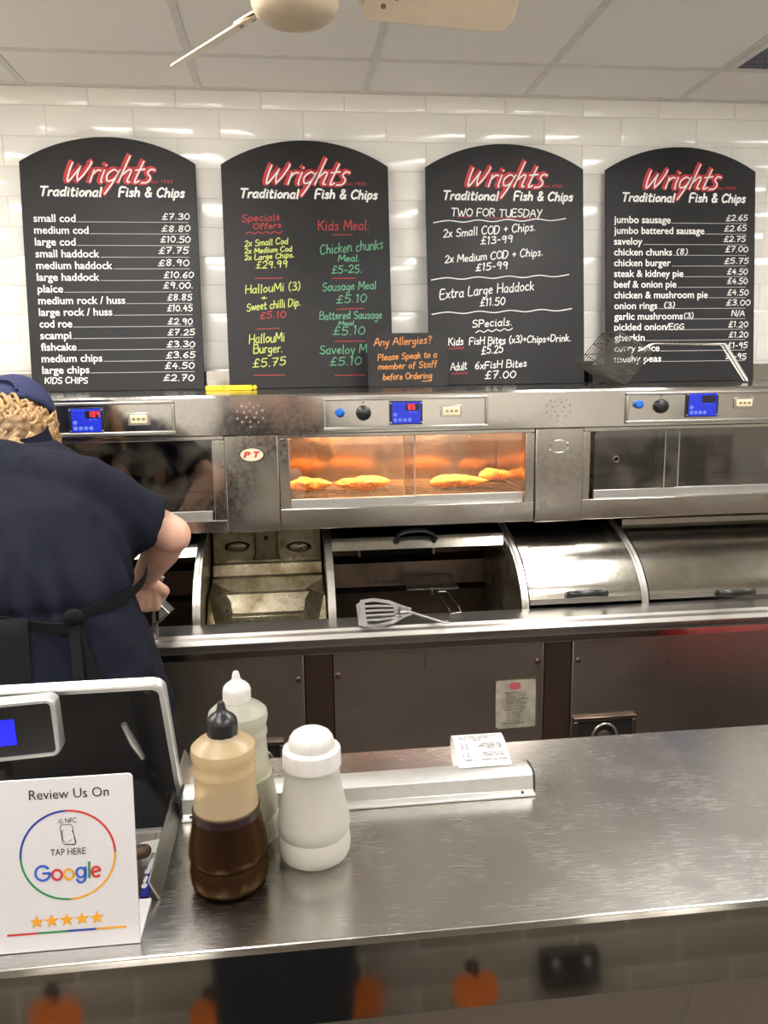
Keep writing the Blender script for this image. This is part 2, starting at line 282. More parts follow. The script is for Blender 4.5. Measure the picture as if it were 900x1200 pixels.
# ------------------------------------------------------------------ handwriting: single-stroke letters (cap height 10, x-height 6)
G = {
'A':(8,'0,0 4,10 8,0|1.6,3.8 6.6,3.8'),'B':(7,'0,0 0,10|0,10 5,9.5 5.2,6 0,5.4|0,5.4 6.5,5 6,.5 0,0'),'C':(7.5,'7,8.5 4,10 .6,7 .4,3 3,0 7,1.4'),'D':(7.5,'0,0 .3,10|.3,10 6,9 7,4.5 4,.4 0,0'),
'E':(6.5,'6,10 .4,9.8 .4,.2 6.4,0|.4,5.2 5,5.4'),'F':(6.5,'.4,0 .4,10 6.4,10.2|.4,5.2 5,5.4'),'G':(8,'7,8.8 4,10 .6,7 .4,3 3.4,0 7,1.6 7,4.6 4.4,4.6'),'H':(7.5,'.4,0 .4,10|7,0 7,10|.4,5 7,5.2'),
'I':(2.5,'1,0 1,10'),'K':(7,'.4,0 .4,10|6.4,10 .6,4.4|2.4,6 6.8,0'),'L':(6,'.6,10 .3,.3 6,.2'),'M':(9,'.2,0 1,10 4.5,3 8,10 8.8,0'),'N':(8,'.2,0 .6,10 7,0 7.4,10'),'O':(8,'4,10 .5,7.4 .5,2.6 4,0 7.5,2.6 7.5,7.4 4,10'),
'P':(6.5,'.5,0 .5,10|.5,10 5.6,9.4 6,6 .6,4.8'),'R':(7,'.5,0 .5,10|.5,10 5.6,9.4 5.8,6 .6,5|2.4,5 6.8,0'),'S':(6.5,'6,9 3,10 .6,8 1.4,5.8 5.2,4.4 6,2 3.4,0 .2,1.2'),'T':(7.5,'0,10 7.5,10|3.7,10 3.5,0'),'U':(7.5,'.4,10 .5,2.4 3.6,0 6.8,2.2 7,10|7,4 7.2,0'),
'W':(10.5,'0,10 2.4,.2 5,7.4 7.4,.2 10.4,10'),'X':(7,'.2,10 6.8,0|6.6,10 .2,0'),'Y':(7,'.2,10 3.4,5.2|6.8,10 1.6,-2'),
'a':(5.6,'4.9,5 2.8,6 .5,4 .6,1.2 2.4,0 4.4,1.6 5,6|5,6 4.7,1 5.6,0'),'b':(5.6,'.6,10 .4,.4|.4,4 3,6 5.2,3.6 3.4,0 .4,.8'),'c':(5,'4.6,5 2.6,6 .4,3.4 1.6,.3 4.8,.8'),'d':(5.8,'5,4.8 2.6,6 .4,3.4 1.8,0 4.6,1.6|5.2,10 4.9,1 5.6,0'),
'e':(5.2,'.6,3 4.6,3.8 3,6 .6,4 1.2,.6 4.8,.8'),'f':(4,'4,9.4 2.4,10 1.6,8 1.3,-1|0,5.8 3.6,6'),'g':(5.6,'4.8,5 2.6,6 .4,4 1.4,1 4.2,1.8 5,6|5,6 4.6,-2 2.4,-3.8 .2,-2.6'),'h':(5.6,'.5,10 .4,0|.4,3.4 3,6 4.8,4.4 5,0'),
'i':(2.2,'1,6 1,.6 1.8,0|1,8.2 1.1,8.5'),'j':(2.6,'1.4,6 1.2,-2.6 -.4,-3.4|1.4,8.2 1.5,8.5'),'k':(5.2,'.5,10 .4,0|4.4,6 .6,2.8|1.6,3.4 5,0'),'l':(2.2,'1,10 1,.6 1.8,0'),'m':(8.4,'.4,6 .4,0|.4,3.8 2.6,6 4.2,4.2 4.2,0|4.2,3.8 6.4,6 7.8,4.2 8,0'),
'n':(5.6,'.4,6 .4,0|.4,3.6 3,6 4.8,4.4 5,0'),'o':(5.4,'2.8,6 .5,4 .7,1.4 2.6,0 4.9,1.8 4.7,4.6 2.8,6'),'p':(5.4,'.6,6 .3,-3.6|.5,4 3,6 5,3.6 3.2,.2 .5,.8'),'r':(4,'.5,6 .5,0|.5,3.6 2.2,5.8 4,5.6'),'s':(4.6,'4.2,5.2 2.2,6 .8,4.6 3.8,2.2 3,.1 .2,.8'),
't':(4,'1.6,9 1.4,1 3,0 4,.8|0,6.2 3.8,6.4'),'u':(5.6,'.4,6 .6,1.4 2.4,0 4.6,1.8 4.9,6|4.9,6 4.9,.6 5.6,0'),'v':(5.2,'.2,6 2.4,0 5,6'),'w':(7.6,'.2,6 1.8,.2 3.8,5 5.6,.2 7.4,6'),'x':(5,'.3,6 4.8,0|4.6,6 .2,0'),'y':(5.2,'.3,6 2.6,.8|5,6 2.4,-2.6 .4,-3.6'),
'0':(6,'3,10 .5,7 .5,3 3,0 5.5,3 5.5,7 3,10'),'1':(3,'.4,8.4 1.8,10 1.6,0'),'2':(6,'.5,8 3,10 5.4,8 4.6,5 .3,.2|.3,.2 5.9,.4'),'3':(6,'.5,9 3.2,10 5.3,8 2.4,5.4|2.4,5.4 5.6,4 5,.8 .4,.8'),'4':(6,'3.4,10 .3,4|.3,4 5.8,4.2|4.4,7 4,0'),'5':(6,'5.6,10 1.2,9.8|1.2,9.8 .8,5.8|.8,5.8 4.6,5.6 5.4,2 2.6,0 .2,1.2'),
'6':(6,'4.8,10 1.4,6 .5,2.4 3,0 5.4,2.4 3.6,5 .8,3'),'7':(6,'.3,9.8 5.6,10|5.6,10 2,0|1.6,5 4.8,5.2'),'8':(6,'5,8.8 2.8,10 .8,7.6 5,3 3,0 .6,2.6 4.6,7 5,8.8'),'9':(6,'5,7.6 2.6,10 .6,7 2.6,5 5,7.4|5.2,9 4.6,0'),
'£':(6.4,'6,8.4 4.2,10 2.6,8 2.4,1 .2,.2|.2,.2 6.2,.4|.6,4.6 5,4.8'),'.':(2,'.8,.2 1.1,.5'),'-':(4,'.5,4 3.5,4.2'),'+':(6,'.5,4.4 5.5,4.6|3,7 3,2'),'(':(3,'2.6,11 .6,7.6 .6,2.6 2.4,-1'),')':(3,'.4,11 2.4,7.6 2.4,2.6 .6,-1'),
'/':(4,'.2,-1 3.8,10.5'),'&':(7.4,'7,0 1.6,7.6 3,10 4.8,8 .8,3.4 2,.2 4.6,.4 6.8,4'),'?':(5.5,'.4,8 2.6,10 5,8 2.8,5 2.6,3|2.5,.2 2.7,.5'),' ':(3.4,''),
'\x01':(6.2,'5.2,5 2.8,6.2 .4,3.8 1.4,.6 4.2,1.6 5.8,6.2|5.8,6.2 4,-1 2.2,-5.8'),'\x02':(6,'1.6,13 .2,0|.4,3 3.2,6.2 4.6,5.4 4.2,.6 5.6,.2'),'\x03':(4.2,'2.6,10.4 1.4,1 2.2,0 3.4,.8|0,6 4.4,6.6'),'\x04':(5,'5,6 2.8,6.6 1.6,4.8 3.8,2.4 3,.2 .2,-.2'),'\x05':(11,'.6,9.4 .4,5 1,.4 2.4,1.4 5,7.6|5,7.6 4.8,3.6 5.8,.4|5.8,.4 8,4 9.6,9 9.2,10'),
}
def glyphs(text, shear=0, jit=0, gap=1.4):
    x = 0; out = []
    for ch in text:
        adv, s = G[ch]; dy = random.uniform(-jit, jit); k = 1+random.uniform(-jit, jit)*.08
        for st in s.split('|') if s else []:
            P = [tuple(map(float, q.split(','))) for q in st.split()]
            P = [Vector((x + (px+py*shear+random.uniform(-jit, jit)*.25)*1.0, (py+random.uniform(-jit, jit)*.25)*k+dy, 0)) for px, py in P]
            out.append(smooth_path(P, 5) if len(P) > 2 else P)
        x += adv+gap
    return out, x-gap
def ribbon(mb, P, wd, fr, off):
    """flat brush stroke on a surface; fr(u, v, off) -> point"""
    P = [Vector((p[0], p[1], 0)) for p in P]; L = []; R = []; n = len(P)
    for i, p in enumerate(P):
        d = (P[min(i+1, n-1)]-P[max(i-1, 0)]); d = d.normalized() if d.length > 1e-9 else Vector((1, 0, 0))
        q = Vector((-d.y, d.x, 0))*wd/2
        if i == 0: p = p-d*wd*.3
        if i == n-1: p = p+d*wd*.3
        L.append(p+q); R.append(p-q)
    vs = [fr(p.x, p.y, off) for p in L]+[fr(p.x, p.y, off) for p in R]
    mb.add(vs, [(n+i, n+i+1, i+1, i) for i in range(n-1)])
def stroke_text(mb, text, u0, u1, v0, v1, h, wd, fr, off=.0006, shear=0, jit=.5, gap=1.4):
    gl, W = glyphs(text, shear, jit, gap); sx = (u1-u0)/W; sy = h/10
    for P in gl: ribbon(mb, [(u0+p.x*sx, v0+(v1-v0)*p.x/W+p.y*sy) for p in P], wd, fr, off)
def print_text(mb, text, u0, u1, v, size, fr, off=.0006, bold=0, anchor=None):
    """printed lettering from the built-in typeface; u1 None keeps natural width"""
    cu = bpy.data.curves.new('t', 'FONT'); cu.body = text; cu.size = size; cu.resolution_u = 3; cu.offset = bold
    o = bpy.data.objects.new('t', cu); C.objects.link(o); me = evaluated(o, 't')
    if len(me.vertices):
        xs = [q.co.x for q in me.vertices]; a, b = min(xs), max(xs); k = (u1-u0)/(b-a) if u1 is not None else 1
        if anchor == 'c': u0 = u0-(b-a)/2
        mb.add([fr(u0+(q.co.x-a)*k, v+q.co.y, off) for q in me.vertices], [list(p.vertices) for p in me.polygons])
    bpy.data.objects.remove(o); bpy.data.curves.remove(cu); bpy.data.meshes.remove(me)

# ------------------------------------------------------------------ the setting
YW = 3.175
XL, XR, YF = -2.1, 4.2, -0.62
def struct(mb, name, m, **k): return mb.build(name, m, kind='structure', **k)
struct(MB().box(XL, XR, YF, YW, -.1, 0), 'floor', M['floor'])
wb = struct(MB().box(XL, XR, YW, YW+.1, 0, CEIL), 'wall_back', M['grout'])
def tiles(mb, x0, x1, z0, z1, xoff, ztop, y, sgn, tw=.303, th=.1027, g=.003):
    r = 0; z = ztop
    while z > z0:
        lo, hi = max(z-th, z0), min(z, z1); xo = xoff + (0 if r % 2 else .1515)
        x = x0 - ((x0-xo) % tw)
        while x < x1:
            a, b = max(x+g/2, x0), min(x+tw-g/2, x1); c, d = lo+g/2, hi-g/2
            if b-a > .01 and d-c > .01:
                bv = min(.012, (b-a)*.3); cv = min(.012, (d-c)*.3); h = .005
                o = [(a,c),(b,c),(b,d),(a,d)]; i = [(a+bv,c+cv),(b-bv,c+cv),(b-bv,d-cv),(a+bv,d-cv)]
                mb.add([(p[0], y, p[1]) for p in o]+[(p[0], y-sgn*.001, p[1]) for p in o]+[(p[0], y-sgn*h, p[1]) for p in i],
                       [(4,5,9,8),(5,6,10,9),(6,7,11,10),(7,4,8,11),(8,9,10,11),(0,1,5,4),(1,2,6,5),(2,3,7,6),(3,0,4,7)])
            x += tw
        z -= th; r += 1
    return mb
tl = tiles(MB(), -1.9, 3.6, 1.0, CEIL-.002, -.821, 2.534+.1027, YW, 1).build('tiling', M['tile'], wb, bev=.0012)
struct(MB().box(XL-.1, XL, YF, YW, 0, CEIL), 'wall_left', M['paint'])
struct(MB().box(XR, XR+.1, YF, YW, 0, CEIL), 'wall_right', M['paint'])
wf = struct(MB().box(XL, XR, YF-.1, YF, 0, CEIL), 'wall_front', M['grout'])
tiles(MB(), -1.9, 3.0, 1.1322, CEIL-.002, 0, 2.567, YF, -1).build('tiling', M['tile'], wf, bev=.0012)
tiles(MB(), -1.9, 3.0, .0, 1.130, 0, 1.130, YF, -1).build('shade_toned_tiling', M['shadetile'], wf, bev=.0012)  # lower tiles given a darker colour in place of shade on this wall
cl = struct(MB().box(XL, XR, YF, YW, CEIL, CEIL+.1), 'ceiling', M['ceil'])
gx = [-.882+.6*k for k in range(-2, 9)]; gy = [2.85-.6*k for k in range(0, 6)]
gm = MB()
for x in gx:
    if XL < x < XR: gm.box(x-.012, x+.012, YF, YW, CEIL-.004, CEIL)
for y in gy: gm.box(XL, XR, y-.012, y+.012, CEIL-.0036, CEIL)
gm.build('grid', M['grid'], cl)
struct(MB().box(XL, XR, YW-.022, YW, CEIL-.006, CEIL), 'trim_1', M['grid'])
for i, (x, y) in enumerate(PANELS):
    t = thing('ceiling_light', ['long ceiling light panel above the worker, left of the fan', 'long ceiling light panel right of the fan, beside the air vent', 'added ceiling fill panel behind the photographer on the right', 'added ceiling fill panel behind the photographer on the left', 'added ceiling fill panel at the far right, out of view', 'added ceiling fill panel at the far left, out of view'][i], 'light', (x, y, CEIL-.02), 'long ceiling light panels')
    q = MB()
    for a, b, c, d in ((-.294, .294, -.594, -.57), (-.294, .294, .57, .594), (-.294, -.27, -.57, .57), (.27, .294, -.57, .57)): q.box(x+a, x+b, y+c, y+d, CEIL-.012, CEIL-.004)
    q.build('frame', M['wplas'], t); MB().box(x-.27, x+.27, y-.57, y+.57, CEIL-.008, CEIL-.004).build('diffuser', M['lamp'], t)
t = thing('ceiling_vent', 'dark square air vent grille in the ceiling at top right', 'vent', (1.82, 2.56, CEIL-.01))
q = MB()
for a, b, c, d in ((1.53, 2.10, 2.27, 2.29), (1.53, 2.10, 2.81, 2.838), (1.53, 1.55, 2.29, 2.81), (2.08, 2.10, 2.29, 2.81)): q.box(a, b, c, d, CEIL-.010, CEIL-.004)
q.build('frame', M['grid'], t)
q = MB()
for k in range(27): q.box(1.55, 2.08, 2.292+k*.0194, 2.300+k*.0194, CEIL-.010, CEIL-.006)
for k in range(27): q.box(1.552+k*.0194, 1.556+k*.0194, 2.29, 2.81, CEIL-.009, CEIL-.006)
q.build('grille', M['vent'], t); MB().box(1.55, 2.08, 2.29, 2.81, CEIL-.005, CEIL-.003).build('backing', M['void'], t)
# wall behind the photographer: power socket and pumpkin stickers, seen mirrored in the counter edge
EDGE_TILT, ZC0 = math.radians(6.5), 1.0
def refl(px, py, y=YF): # mirror point of the counter edge (plane y = .77)
    n = Vector((0, -math.cos(EDGE_TILT), math.sin(EDGE_TILT))); d = ray(px, py); h = EYE+d*((Vector((0, .77, ZC0))-EYE).dot(n)/d.dot(n))
    d = d-n*2*d.dot(n); p = h+d*((y-h.y)/d.y); return p.x, p.z
x, z = refl(664, 1127); t = thing('power_socket', 'dark double power socket on the tiled wall, mirrored in the counter edge', 'socket', (x, YF+.006, z))
MB().box(x-.08, x+.08, YF+.006, YF+.05, z-.05, z+.05).build('plate', M['dark'], t, bev=.005)
for s in (-1, 1):
    MB().box(x+s*.045-.008, x+s*.045+.008, YF+.05, YF+.054, z+.012, z+.032).build('rocker', M['silver'], t)
    MB().box(x+s*.045-.003, x+s*.045+.003, YF+.049, YF+.0515, z-.012, z-.002).box(x+s*.045-.014, x+s*.045-.008, YF+.049, YF+.0515, z-.028, z-.022).box(x+s*.045+.008, x+s*.045+.014, YF+.049, YF+.0515, z-.028, z-.022).build('pin_holes', M['gprint'], t)
for i, (px, py, sc) in enumerate(((65, 1193, 1), (250, 1190, .9), (418, 1170, 1.1), (557, 1160, .95))):
    x, z = refl(px, py)
    t = thing('pumpkin_sticker', 'orange pumpkin sticker mirrored in the counter edge, ' + ('below the review sign', 'behind the dark coat', 'largest, just right of the dark coat', 'left of the power socket')[i], 'sticker', (x, YF+.006, z), 'pumpkin stickers on the wall')
    q = MB()
    for k, (dx, rx) in enumerate(((-.038, .03), (.038, .03), (-.018, .034), (.018, .034), (0, .03))):
        q.add([(x+(dx+rx*math.cos(a*.2618))*sc, YF+.0062+k*.0003, z+(.052*math.sin(a*.2618))*sc) for a in range(24)], [list(range(24))])
    q.build('fruit', M['orange'], t)
    q = MB(); ribbon(q, smooth_path([(x, z+.045*sc, 0), (x+.004, z+.075*sc, 0), (x-.012, z+.085*sc, 0), (x-.02, z+.07*sc, 0), (x-.01, z+.062*sc, 0)], 5), .016*sc, lambda u, v, o: (u, YF+.008, v), 0); q.build('stalk', M['dark'], t)

# ------------------------------------------------------------------ frying range
RX0, RX1 = -1.35, 1.95
R = thing('frying_range', 'long stainless steel fish frying range with heated cabinets below the menu boards', 'frying range', (.3, 2.5, 0))
YB = 2.25
# lower body
MB().sheet([(2.0, .895), (1.995, .905), (1.995, .918), (2.003, .928), (2.015, .932), (2.02, .9385), (2.10, .9405), (2.104, .93)], RX0, RX1, .006).build('worktop_rail', M['srail'], R, smooth=30)
MB().box(RX0, RX1, 2.004, 2.02, .874, .915).build('fascia', M['sband'], R, bev=.002)
def front_panel(x0, x1, nm='door_panel'): return MB().box(x0, x1, 2.02, 2.04, .10, .872).build(nm, M['spanel'], R, bev=.003)
def bolt(par, x, z, y=2.02, r=.008):
    MB().lathe([(0, 0), (r, 0), (r, .003), (r*.7, .006), (0, .0065)], (x, y, z), 16, (0, -1, 0)).build('bolt', M['sdark'], par, smooth=True)
pa = front_panel(RX0, .016); pb = front_panel(.094, .662); pc = front_panel(.741, RX1)
bolt(pa, .055-.055, onY(376, 795, 2.02).z); bolt(pb, .104, onY(394, 792, 2.02).z); bolt(pb, .645, onY(629, 775, 2.02).z); bolt(pc, .757, onY(674, 774, 2.02).z)
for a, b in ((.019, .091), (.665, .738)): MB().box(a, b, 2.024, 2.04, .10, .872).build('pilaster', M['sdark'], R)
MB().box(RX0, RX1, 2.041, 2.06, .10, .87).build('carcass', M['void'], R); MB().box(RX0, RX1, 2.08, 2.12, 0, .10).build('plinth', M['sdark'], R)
# recessed drain boxes with a round tap
for par, px0, px1, py in ((pc, 671, 744, 840), (pa, 303, 333, 868)):
    a = onY(px0, py, 2.02); b = onY(px1, py, 2.02); x0, x1, z1 = a.x, b.x, a.z; z0 = z1-.14
    if par is pa: x0 -= .06
    bx = MB()
    for u0, u1, v0, v1 in ((x0, x1, z1-.012, z1), (x0, x1, z0, z0+.012), (x0, x0+.012, z0+.012, z1-.012), (x1-.012, x1, z0+.012, z1-.012)): bx.box(u0, u1, 2.008, 2.0195, v0, v1)
    bo = bx.build('drain_recess', M['sdark'], par, bev=.002)
    MB().box(x0+.012, x1-.012, 2.0155, 2.0195, z0+.012, z1-.012).build('recess_back', M['void'], par)
    MB().tube([((x0+x1)/2+.036*math.cos(a_), 2.0105, z1-.066+.044*math.sin(a_)) for a_ in [2*math.pi*k/32 for k in range(32)]], .0045, 8, True).build('drain_ring', M['chrome'], par, smooth=60)
    MB().lathe([(0, 0), (.024, 0), (.024, .003), (.018, .005), (0, .005)], ((x0+x1)/2, 2.0155, z1-.066), 24, (0, -1, 0)).build('drain_tap', M['chrome'], par, smooth=40)
# dividing arches that follow the curve of the lids
ARC = [(2.097, .938), (2.103, .962), (2.118, .992), (2.155, 1.035), (2.195, 1.064), (2.24, 1.087), (2.31, 1.112), (2.40, 1.130), (2.5, 1.138)]
ARCS = [(p.x, p.y) for p in smooth_path([(y, z, 0) for y, z in ARC], 4)]
DIV = [-.262, .098, .632, .978]
for x in DIV:
    d = MB().sheet(ARCS, x-.010, x+.010, .012)
    d.sheet([(y, z+.004) for y, z in ARCS], x-.003, x+.003, .006)
    dv = d.build('divider_arch', M['srail'], R, smooth=30)
    MB().prism([(x-.006, y, z-.010) for y, z in ARCS]+[(x-.006, 2.75, 1.13), (x-.006, 2.75, .60), (x-.006, 2.10, .60)], (.012, 0, 0)).build('partition', M['span'], dv)
def lid(x0, x1, i0, name='lid', m='slid'):
    return MB().sheet([(y, z+.003) for y, z in ARCS[i0:]], x0, x1, .004)
def bow_handle(par, c, nrm, L=.112, h=.026):
    c = Vector(c); n = Vector(nrm).normalized(); u = Vector((1, 0, 0)); s = n.cross(u)
    P = [c+u*(L/2*math.cos(a))+n*(h*math.sin(a)**.8) for a in [math.pi*k/14 for k in range(15)]]
    rings = [[p+(n*math.cos(t)*.0055+s*math.sin(t)*.0095) for t in [2*math.pi*k/10 for k in range(10)]] for p in P]
    q = MB().loft(rings)
    q.lathe([(0, .0), (.010, 0), (.010, .003), (0, .004)], c+u*L/2*.96, 12, n).lathe([(0, .0), (.010, 0), (.010, .003), (0, .004)], c-u*L/2*.96, 12, n)
    return q.build('lid_handle', M['black'], par, smooth=50)
for x0, x1, hp in ((.645, .966, (687, 699)), (.991, RX1, (861, 695))):
    lo = lid(x0, x1, 3).build('lid', M['slid'], R, smooth=30)
    lo['label'] = 'closed curved steel lid'
    tr = MB().sheet([(ARCS[3][0]-.003, ARCS[3][1]-.004), (ARCS[4][0]-.004, ARCS[4][1]+.004)], x0, x1, .004).build('lid_lip', M['srail'], lo)
    best = min(range(len(ARCS)-1), key=lambda i: abs((EYE+ray(*hp)*(ARCS[i][0]/ray(*hp).y)).z-ARCS[i][1]))
    y, z = ARCS[best]; p = onY(*hp, y); a, b = ARCS[best], ARCS[best+1]
    bow_handle(lo, (p.x, y, z+.003), (0, -(b[1]-a[1]), b[0]-a[0]))
    if x1 > 1.5: MB().box(1.0, RX1, 2.33, 2.37, 1.118, 1.138).build('lid_bar', M['srail'], lo, bev=.003)
# open lids pushed back under the cabinets: only their front band shows
for x0, x1, hx in ((.110, .622, 487), (RX0, -.272, None)):
    lo = MB().sheet([(2.290, 1.082), (2.311, 1.114), (2.325, 1.120), (2.40, 1.136), (2.55, 1.142)], x0, x1, .004).build('lid', M['slid'], R, smooth=30); lo['label'] = 'open lid slid back under the cabinet'
    if hx: p = onY(hx, 628, 2.30); bow_handle(lo, (p.x, 2.300, 1.106), (0, -.30, .95), .118, .032)
# scrap pan with folded steel back, second bay
SPY = [(2.525, 618), (2.515, 659), (2.475, 661), (2.465, 675), (2.435, 677), (2.425, 694), (2.395, 696), (2.385, 704), (2.365, 719), (2.335, 722), (2.325, 742)]
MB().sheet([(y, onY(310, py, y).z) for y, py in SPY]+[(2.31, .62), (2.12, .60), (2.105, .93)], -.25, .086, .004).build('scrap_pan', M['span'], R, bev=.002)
for s, x in ((1, -.251), (-1, .087)):
    zz = lambda py, y: onY(310, py, y).z
    MB().prism([(x, 2.46, zz(676, 2.46)), (x+s*.050, 2.43, zz(690, 2.43)), (x+s*.058, 2.34, zz(716, 2.34)), (x+s*.060, 2.20, .79), (x+s*.060, 2.12, .76), (x, 2.12, .76), (x, 2.3, .95)], (s*.004, 0, 0)).build('pan_side', M['span'], R)
MB().prism([(-.120, 2.516, 1.118), (-.050, 2.516, 1.118), (-.050, 2.516, 1.035), (-.040, 2.516, 1.018), (-.130, 2.516, 1.018), (-.120, 2.516, 1.035)], (0, -.022, 0)).build('flue_cover', M['span'], R, bev=.004)
MB().box(-.091, -.079, 2.490, 2.494, 1.082, 1.094).build('cover_slot', M['void'], R)
for px in (278, 350):
    p = onY(px, 641, 2.512); q = MB(); rings = []
    for r, h in ((.042, 0), (.038, .010), (.032, .014), (.028, .008), (.017, .010), (.0005, .013)): rings.append([(p.x+r*math.cos(a), 2.520-h, p.z+r*.42*math.sin(a)) for a in [2*math.pi*k/28 for k in range(28)]])
    q.loft(rings); q.build('pressed_vent', M['span'], R, smooth=60)
# frying pans: third bay and the bay beside the worker
for x0, x1 in ((.105, .625), (RX0, -.268)):
    MB().sheet([(2.62, 1.15), (2.62, .99), (2.56, .975), (2.55, .90), (2.52, .89), (2.52, .60), (2.12, .60), (2.105, .93)], x0, x1, .004).build('frying_pan', M['sfry'], R)
    MB().box(x0+.004, x1-.004, 2.125, 2.515, .60, .80).build('oil', M['oil'], R)
a, b = onY(419, 634, 2.618), onY(509, 655, 2.618)
q = MB()
for u0, u1, v0, v1 in ((a.x, b.x, a.z-.008, a.z), (a.x, b.x, b.z, b.z+.008), (a.x, a.x+.008, b.z+.008, a.z-.008), (b.x-.008, b.x, b.z+.008, a.z-.008)): q.box(u0, u1, 2.605, 2.618, v0, v1)
q.build('vent_frame', M['srail'], R); MB().box(a.x+.008, b.x-.008, 2.612, 2.617, b.z+.008, a.z-.008).build('vent_opening', M['void'], R)
q = MB(); a, b = onY(431, 684, 2.548), onY(470, 682, 2.548); print_text(q, 'Lubricated', a.x, b.x, a.z, .016, lambda u, v, o: (u, 2.546, v)); q.build('stamped_lettering', M['void'], R)
# heated cabinets
ZB0, ZB1, ZT = 1.156, 1.426, 1.536
MB().sheet([(YB+.014, ZB1), (YB, ZB1+.003), (YB, ZT-.006), (YB+.006, ZT), (3.105, ZT), (3.105, ZT+.065), (3.12, ZT+.065)], RX0, RX1, .005).build('control_band', M['sband'], R, smooth=30)
MB().box(RX0, RX1, 2.30, 3.05, ZB1, ZB1+.02).build('cabinet_roof', M['scab'], R)
MB().box(RX0, RX1, 2.68, 3.05, .2, ZB1).build('cabinet_rear', M['scab'], R)
MB().box(RX0, RX1, 2.30, 2.68, ZB0-.004, ZB0+.004).build('cabinet_base', M['scab'], R)
def stile(x0, x1, y=2.262): return MB().box(x0, x1, y, 2.32, ZB0-.004, ZB1).build('pillar_panel', M['scab'], R, bev=.003)
sp = stile(-.181, -.034); sq = stile(.703, .846)
# maker's badge, and the faint ring and screw holes where a second one was
p = onY(295, 533, 2.26); q = MB()
for s, y, mm, nm in ((1, 2.261, 'ink', 'badge'), (.9, 2.2595, 'ivlab', 'badge_face')):
    q = MB().prism([(p.x+.0265*1.0*s*math.cos(a)*1.32, y, p.z+.0185*s*math.sin(a)*1.05) for a in [2*math.pi*k/32 for k in range(32)]], (0, .002, 0)).build(nm, M[mm], sp)
q = MB(); fr = lambda u, v, o: (u+(v-p.z)*.3, 2.2590, v); print_text(q, 'P', p.x-.021, p.x-.004, p.z-.007, .022, fr, bold=.0012); print_text(q, 'T', p.x+.003, p.x+.021, p.z-.007, .022, fr, bold=.0012); q.build('badge_lettering', M['gred'], sp)
p = onY(655, 523, 2.26); q = MB(); q.tube([(p.x+.030*math.cos(a), 2.2615, p.z+.018*math.sin(a)) for a in [2*math.pi*k/28 for k in range(28)]], .0006, 5, True); q.build('badge_outline', M['scab'], sq)
for dx in (-.027, .026): MB().lathe([(0, 0), (.0022, 0), (.0022, .001)], (p.x+dx, 2.2622, p.z+.002), 10, (0, -1, 0)).build('screw_hole', M['void'], sq)
WINZ0, WINZ1 = 1.240, 1.414
def window(x0, x1, ls, rs, gl, z0=WINZ0, split=None, rails=True):
    q = MB(); q.box(x0, x1, 2.268, 2.30, ZB0-.002, z0-.026).box(x0, x1, 2.268, 2.30, WINZ1, ZB1).box(x0, x0+ls, 2.268, 2.30, z0-.026, WINZ1).box(x1-rs, x1, 2.268, 2.30, z0-.026, WINZ1)
    fo = q.build('cabinet_window_frame', M['scab'], R, bev=.002)
    return fo
fo = window(-.033, .702, .030, .027, 'glass')
for x0, x1, y in ((-.002, .352, 2.277), (.322, .673, 2.287)):
    go = MB().box(x0, x1, y, y+.004, WINZ0, WINZ1).build('sliding_glass', M['glass'], fo)
    MB().box(x0, x1, y-.003, y+.006, WINZ0-.026, WINZ0).build('door_rail', M['alu'], R, bev=.001)
    MB().tube([(x1 if y < 2.28 else x0, y-.001, WINZ0), (x1 if y < 2.28 else x0, y-.001, WINZ1)], .0018, 6).build('glass_edge', M['frost'], fo)
fl = window(RX0, -.182, .03, .034, 'glassd', 1.215)
MB().box(RX0+.03, -.216, 2.278, 2.282, 1.215, WINZ1).build('sliding_glass', M['glassd'], fl); MB().box(RX0+.03, -.222, 2.272, 2.286, 1.189, 1.215).build('door_rail', M['alu'], R, bev=.001)
fr_ = window(.847, RX1, .022, .03, 'glassd')
def holed_pane(x0, x1, y, hx, hz, hr):
    out = [(x0+(x1-x0)/2+a, (WINZ0+WINZ1)/2+b) for a, b in rrect(x1-x0, WINZ1-WINZ0, .012, 4)]; n = len(out)
    ang = [math.atan2(b-hz, a-hx) for a, b in out]; inn = [(hx+hr*math.cos(t), hz+hr*math.sin(t)) for t in ang]
    mb = MB()
    for yy in (y, y+.004): mb.add([(a, yy, b) for a, b in out]+[(a, yy, b) for a, b in inn], [(i, (i+1) % n, n+(i+1) % n, n+i) for i in range(n)])
    return mb
p = onY(722, 538, 2.277)
holed_pane(.885, 1.145, 2.277, p.x, p.z, .0085).build('sliding_glass', M['glassd'], fr_); MB().box(.885, 1.145, 2.274, 2.284, WINZ0-.026, WINZ0).build('door_rail', M['alu'], R, bev=.001)
MB().tube([(p.x+.0085*math.cos(a), 2.277, p.z+.0085*math.sin(a)) for a in [2*math.pi*k/20 for k in range(20)]], .0012, 5, True).build('finger_hole', M['sdark'], fr_)
MB().box(1.10, RX1-.03, 2.289, 2.293, WINZ0, WINZ1).build('sliding_glass', M['glassd'], fr_); MB().box(1.145, RX1-.03, 2.286, 2.298, WINZ0-.026, WINZ0).build('door_rail', M['alu'], R, bev=.001)
for x in (1.102, 1.145): MB().tube([(x, 2.276, WINZ0), (x, 2.276, WINZ1)], .0016, 6).build('glass_edge', M['frost'], fr_)
for x0, x1 in ((-.19, -.025), (.695, .86)): MB().box(x0, x1, 2.32, 2.67, ZB0, ZB1).build('cabinet_wall', M['scab'], R)
